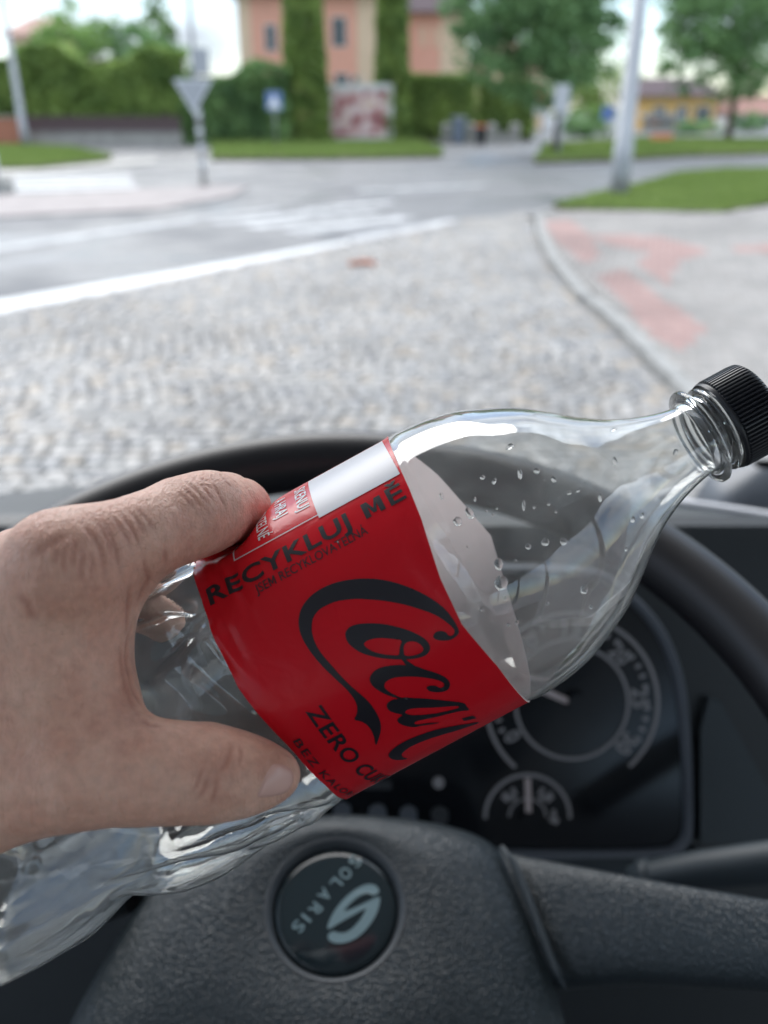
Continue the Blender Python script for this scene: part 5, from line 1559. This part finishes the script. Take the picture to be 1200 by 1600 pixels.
# surface nets
sg = F3 < 0
def corner(a, b, c):
    X, Y, Z = dims
    return (slice(a, X - 1 + a), slice(b, Y - 1 + b), slice(c, Z - 1 + c))
cnt = sum(sg[corner(a, b, c)].astype(np.int8) for a in (0, 1) for b in (0, 1) for c in (0, 1))
act = (cnt > 0) & (cnt < 8)
vid = np.full(act.shape, -1, dtype=np.int64)
ai = np.argwhere(act); vid[act] = np.arange(len(ai))
acc = np.zeros((len(ai), 3)); wt = np.zeros(len(ai))
cs_ = [(a, b, c) for a in (0, 1) for b in (0, 1) for c in (0, 1)]
for p0 in cs_:
    for ax_ in range(3):
        if p0[ax_]: continue
        p1 = list(p0); p1[ax_] = 1
        f0 = F3[ai[:, 0] + p0[0], ai[:, 1] + p0[1], ai[:, 2] + p0[2]]; f1 = F3[ai[:, 0] + p1[0], ai[:, 1] + p1[1], ai[:, 2] + p1[2]]
        cr = (f0 < 0) != (f1 < 0)
        t = np.where(cr, f0 / np.where(cr, f0 - f1, 1), 0)
        pos = np.array(p0, float)[None] + np.zeros((len(ai), 3)); pos[:, ax_] = t
        acc[cr] += pos[cr]; wt[cr] += 1
hv = lo + (ai + acc / wt[:, None]) * VX
faces_h = []
for ax_ in range(3):
    a1, a2 = [(1, 2), (2, 0), (0, 1)][ax_]
    sl0 = [slice(None)] * 3; sl1 = [slice(None)] * 3
    sl0[ax_] = slice(0, -1); sl1[ax_] = slice(1, None)
    ch_x = sg[tuple(sl0)] != sg[tuple(sl1)]
    e = np.argwhere(ch_x)
    e = e[(e[:, a1] > 0) & (e[:, a2] > 0) & (e[:, a1] < act.shape[a1]) & (e[:, a2] < act.shape[a2])]
    s = sg[e[:, 0], e[:, 1], e[:, 2]]
    def cell(da, db):
        q = e.copy(); q[:, a1] -= da; q[:, a2] -= db; return vid[q[:, 0], q[:, 1], q[:, 2]]
    quad = np.stack([cell(1, 1), cell(0, 1), cell(0, 0), cell(1, 0)], 1)
    quad[~s] = quad[~s][:, ::-1]
    faces_h.append(quad)
faces_h = np.concatenate(faces_h)
faces_h = faces_h[(faces_h >= 0).all(1)]
# keep quads on the side that can be seen fine: split every quad near the camera side once
def subdivide(v, q):
    e = np.concatenate([q[:, [0, 1]], q[:, [1, 2]], q[:, [2, 3]], q[:, [3, 0]]]); e.sort(1)
    u, inv = np.unique(e, axis=0, return_inverse=True)
    inv = inv.reshape(-1)
    n0 = len(v); ne = len(u); nq = len(q)
    mid = (v[u[:, 0]] + v[u[:, 1]]) / 2
    cen = v[q].mean(1)
    E = inv.reshape(4, nq).T + n0
    C = np.arange(nq) + n0 + ne
    nqd = np.concatenate([np.stack([q[:, k], E[:, k], C, E[:, (k + 3) % 4]], 1) for k in range(4)])
    return np.concatenate([v, mid, cen]), nqd
def relax(v, q, it, lam):
    e = np.concatenate([q[:, [0, 1]], q[:, [1, 2]], q[:, [2, 3]], q[:, [3, 0]]]); e.sort(1); e = np.unique(e, axis=0)
    deg = np.bincount(e.ravel(), minlength=len(v)).astype(float)
    for _ in range(it):
        s = np.zeros_like(v)
        for k in range(3): s[:, k] = np.bincount(e[:, 0], v[e[:, 1], k], len(v)) + np.bincount(e[:, 1], v[e[:, 0], k], len(v))
        v = v + lam * (s / deg[:, None] - v)
    return v
def vnormals(v, q):
    n = np.cross(v[q[:, 2]] - v[q[:, 0]], v[q[:, 3]] - v[q[:, 1]])
    out = np.zeros_like(v)
    for k in range(4):
        for c in range(3): out[:, c] += np.bincount(q[:, k], n[:, c], len(v))
    return out / (np.linalg.norm(out, axis=1)[:, None] + 1e-12)
hv = relax(hv, faces_h, 6, .5)
hv, faces_h = subdivide(hv, faces_h)
hv = relax(hv, faces_h, 3, .5)
hn = vnormals(hv, faces_h)
# creases and folds of the skin, each traced where it lies on the hand
bvh = BVHTree.FromPolygons([Vector(p) for p in hv], [list(map(int, q)) for q in faces_h])
def on_hand(px, py):
    d = cray(px, py).normalized()
    h = bvh.ray_cast(Vector((0, 0, 0)), d)
    return (np.array(h[0]), np.array(h[1])) if h[0] is not None else None
def k8(L): return [(x / 2.727, 720 + y / 2.727) for x, y in L]
def k5(L): return [(x / 2.4, 700 + y / 2.4) for x, y in L]
CR = [(k8(L), w, d) for L, w, d in [
    ([(818, 66), (850, 96), (880, 128), (905, 165), (925, 195)], .55, .42), ([(905, 62), (912, 105), (935, 150), (958, 190), (962, 225)], .5, .40), ([(945, 62), (975, 100), (1000, 120)], .45, .25), ([(985, 75), (1010, 95), (1025, 110)], .4, .2),
    ([(785, 82), (830, 120), (870, 165), (895, 195)], .55, .35), ([(765, 100), (815, 145), (850, 185), (885, 215)], .5, .25), ([(850, 100), (890, 108), (915, 128)], .5, .3), ([(830, 72), (880, 82), (905, 100)], .45, .25), ([(740, 118), (790, 160), (830, 200)], .5, .18),
    ([(700, 370), (704, 410), (708, 450)], .6, .4), ([(610, 400), (618, 450), (632, 500), (622, 560)], .55, .32), ([(330, 250), (372, 295), (405, 335), (428, 380), (440, 440), (446, 520)], .7, .42), ([(428, 238), (468, 310), (492, 380), (505, 440), (512, 500)], .55, .3),
    ([(470, 225), (515, 285), (545, 335), (562, 390)], .5, .28), ([(505, 218), (555, 280), (585, 335), (598, 385)], .5, .25), ([(545, 205), (595, 265), (625, 320)], .5, .18), ([(395, 240), (440, 300), (462, 350), (476, 420)], .5, .22), ([(575, 195), (630, 250), (660, 300)], .5, .15),
    ([(560, 500), (548, 560), (540, 640), (536, 760)], .7, .35), ([(640, 480), (600, 560), (580, 620)], .6, .28), ([(270, 330), (275, 380), (268, 440), (280, 500)], .8, .3), ([(300, 300), (318, 360), (308, 420), (320, 480)], .7, .3), ([(345, 330), (355, 400), (342, 460), (350, 540)], .7, .28),
    ([(235, 345), (240, 400), (230, 460)], .8, .22), ([(380, 370), (392, 440), (385, 520)], .6, .25), ([(120, 420), (190, 370), (270, 325), (330, 300)], 1.2, .35), ([(60, 560), (110, 600), (160, 700)], 1.0, .2)]]
CR += [(k5(L), w, d) for L, w, d in [
    ([(860, 1088), (866, 1130), (845, 1190), (800, 1235)], .6, .40), ([(815, 1215), (808, 1280), (790, 1350)], .55, .32), ([(782, 1228), (768, 1275), (735, 1325)], .5, .28), ([(760, 1190), (740, 1260), (715, 1300)], .5, .18), ([(900, 1110), (905, 1150), (890, 1200)], .45, .2),
    ([(1040, 1140), (1046, 1160), (1042, 1180)], .4, .2), ([(498, 640), (476, 720), (472, 800), (492, 900), (525, 960), (560, 1010)], .8, .6), ([(455, 700), (452, 800), (468, 900), (500, 975), (540, 1030)], .8, .3), ([(520, 1010), (560, 1040), (620, 1050)], .7, .25)]]
disp = np.zeros(len(hv)); red = np.zeros(len(hv))
for L, w, d in CR:
    pts = []
    for (a, b) in zip(L[:-1], L[1:]):
        n_ = max(2, int(math.hypot(b[0] - a[0], b[1] - a[1]) / 2))
        for i in range(n_):
            h = on_hand(a[0] + (b[0] - a[0]) * i / n_, a[1] + (b[1] - a[1]) * i / n_)
            if h is not None: pts.append(h[0])
    if not pts: continue
    pts = np.array(pts); l2, h2 = pts.min(0) - 4, pts.max(0) + 4
    m = ((hv > l2) & (hv < h2)).all(1)
    ii = np.nonzero(m)[0]
    if len(ii) == 0: continue
    dd = np.sqrt(((hv[ii][:, None] - pts[None]) ** 2).sum(2))
    j = dd.argmin(1); dm_ = dd.min(1); fade = np.clip(np.minimum(j, len(pts) - 1 - j) / (len(pts) * .3) + .15, 0, 1)
    disp[ii] += .72 * fade * (-d * np.exp(-(dm_ / w) ** 2) + .35 * d * np.exp(-((dm_ - 1.9 * w) / (w * 1.1)) ** 2))
    red[ii] = np.maximum(red[ii], fade * np.exp(-(dm_ / (w * 1.3)) ** 2))
mm = hv[:, 0] > -130
for i in np.nonzero(mm)[0]:
    p_ = hv[i]
    disp[i] += .22 * mnoise.noise((p_[0] * .13, p_[1] * .13, p_[2] * .13)) + .05 * mnoise.noise((p_[0] * .55, p_[1] * .22, p_[2] * .4))
hv = hv + hn * disp[:, None]
# warmer skin over the knuckles, the web and the thumb tip
for px_, rr_, k_ in ((np.array(on_hand(98, 880)[0]), 13, .30), (np.array(on_hand(325, 775)[0]), 9, .32), (np.array(on_hand(330, 1205)[0]), 10, .22), (np.array(on_hand(440, 1200)[0]), 8, .35), (np.array(on_hand(195, 1060)[0]), 9, .30), (np.array(on_hand(405, 765)[0]), 8, .30)):
    red = np.maximum(red, k_ * np.exp(-((hv - px_) ** 2).sum(1) / rr_ ** 2))

M_skin, nt, p = nmat('skin')
p.inputs['Roughness'].default_value = .46; p.inputs['Specular IOR Level'].default_value = .42
p.inputs['Subsurface Weight'].default_value = .18; p.inputs['Subsurface Radius'].default_value = (1.0, .35, .2); p.inputs['Subsurface Scale'].default_value = .004
tc = add(nt, 'ShaderNodeTexCoord')
n1 = add(nt, 'ShaderNodeTexNoise', Scale=85.0, Detail=6.0, Roughness=.6); nt.links.new(tc.outputs['Object'], n1.inputs['Vector'])
rp = add(nt, 'ShaderNodeValToRGB'); el = rp.color_ramp.elements
el[0].position = .32; el[0].color = (.63, .33, .238, 1); el[1].position = .68; el[1].color = (.75, .465, .352, 1)
nt.links.new(n1.outputs['Fac'], rp.inputs['Fac'])
n2 = add(nt, 'ShaderNodeTexNoise', Scale=420.0, Detail=3.0); nt.links.new(tc.outputs['Object'], n2.inputs['Vector'])
mr = add(nt, 'ShaderNodeMapRange'); mr.inputs['From Min'].default_value = .3; mr.inputs['From Max'].default_value = .7; mr.inputs['To Min'].default_value = .90; mr.inputs['To Max'].default_value = 1.08
nt.links.new(n2.outputs['Fac'], mr.inputs['Value'])
mx = add(nt, 'ShaderNodeMix', data_type='RGBA', blend_type='MULTIPLY'); mx.inputs['Factor'].default_value = 1
nt.links.new(rp.outputs['Color'], mx.inputs['A']); nt.links.new(mr.outputs['Result'], mx.inputs['B'])
at_ = add(nt, 'ShaderNodeAttribute', attribute_name='fold')
mx2 = add(nt, 'ShaderNodeMix', data_type='RGBA'); mx2.inputs['B'].default_value = (.40, .165, .115, 1)
sc_ = add(nt, 'ShaderNodeMath', operation='MULTIPLY'); sc_.inputs[1].default_value = .6
nt.links.new(at_.outputs['Fac'], sc_.inputs[0]); nt.links.new(sc_.outputs[0], mx2.inputs['Factor']); nt.links.new(mx.outputs['Result'], mx2.inputs['A'])
nt.links.new(mx2.outputs['Result'], p.inputs['Base Color'])
# fine skin lines: crossing furrows, mostly across the fingers
def lines(rot, sc, s):
    mp = add(nt, 'ShaderNodeMapping'); mp.inputs['Rotation'].default_value = rot; mp.inputs['Scale'].default_value = sc
    nt.links.new(tc.outputs['Object'], mp.inputs['Vector'])
    n = add(nt, 'ShaderNodeTexNoise', Scale=s, Detail=3.0, Roughness=.65); n.inputs['Distortion'].default_value = .6
    nt.links.new(mp.outputs['Vector'], n.inputs['Vector']); return n
la = lines((.0, .35, 0), (1, .45, .28), 700.0); lb_ = lines((0, -.5, .0), (1, .5, .22), 560.0)
vo = add(nt, 'ShaderNodeTexVoronoi', Scale=850.0, feature='DISTANCE_TO_EDGE'); nt.links.new(tc.outputs['Object'], vo.inputs['Vector'])
a1_ = add(nt, 'ShaderNodeMath', operation='ADD'); nt.links.new(la.outputs['Fac'], a1_.inputs[0]); nt.links.new(lb_.outputs['Fac'], a1_.inputs[1])
a2_ = add(nt, 'ShaderNodeMath', operation='MULTIPLY_ADD'); nt.links.new(vo.outputs['Distance'], a2_.inputs[0]); a2_.inputs[1].default_value = .5; nt.links.new(a1_.outputs[0], a2_.inputs[2])
bp = add(nt, 'ShaderNodeBump', Strength=.9, Distance=.00055); nt.links.new(a2_.outputs[0], bp.inputs['Height']); nt.links.new(bp.outputs['Normal'], p.inputs['Normal'])

def hairs(parent):
    mb = MB()
    r_ = random.Random(5)
    for (px, py, n_) in ((150, 800, 5), (60, 830, 7), (220, 870, 8), (110, 960, 10), (60, 1080, 12), (180, 810, 6), (30, 1000, 8), (260, 790, 6), (90, 1180, 7)):
        for _ in range(n_):
            h = on_hand(px + r_.uniform(-45, 45), py + r_.uniform(-35, 35))
            if h is None: continue
            p0 = Vector(h[0]); nn = Vector(h[1]); d_ = (Vector((r_.uniform(.5, 1), r_.uniform(-.3, .5), r_.uniform(-.3, .3))) + nn * .5).normalized()
            L_ = r_.uniform(1.5, 3.2)
            mb.tube([W(q / 1000) for q in (p0, p0 + d_ * L_ * .5 + nn * .25, p0 + d_ * L_ - nn * .05)], [.000032, .000028, .00001], 4, False)
    o = mb.build('hair', mat('fine_hair', (.30, .20, .12), .5), parent); o['kind'] = 'stuff'
person = thing('person', 'bare left hand gripping the bottle with thumb below and forefinger over the top', 'person', W(CP(-200, 1150, .24)))
hw_ = (np.array(CM.to_3x3()) @ (hv / 1000).T).T + np.array(CM.translation)
hand = obj('hand', hw_, faces_h, M_skin, person, True)
at = hand.data.attributes.new('fold', 'FLOAT', 'POINT'); at.data.foreach_set('value', red.astype(np.float32))
hairs(person)
# thumbnail
M_nail = mat('nail', (.66, .40, .335), .26, spec=.5)
bvh = BVHTree.FromPolygons([Vector(p_) for p_ in hv], [list(map(int, q)) for q in faces_h])
nl = smoothpoly([(428, 1189), (452, 1196), (461, 1207), (460, 1224), (452, 1237), (438, 1244), (402, 1249), (400, 1243), (407, 1226), (416, 1205)], 2)
cxn = sum(q[0] for q in nl) / len(nl); cyn = sum(q[1] for q in nl) / len(nl)
rows = []
for k in range(9):
    t_ = k / 8
    row = []
    for q in nl:
        x_, y_ = q[0] + (cxn - q[0]) * t_, q[1] + (cyn - q[1]) * t_
        h = bvh.ray_cast(Vector((0, 0, 0)), cray(x_, y_).normalized())
        if h[0] is None:
            nr = bvh.find_nearest(cray(x_, y_) * 217); h = nr
        lift = (-.25, .25, .42, .5, .55, .58, .6, .6, .6)[k]
        row.append(W((Vector(h[0]) + Vector(h[1]) * lift) / 1000))
    rows.append(row)
MB().grid(rows, closed_v=True).build('nail', M_nail, person, True)
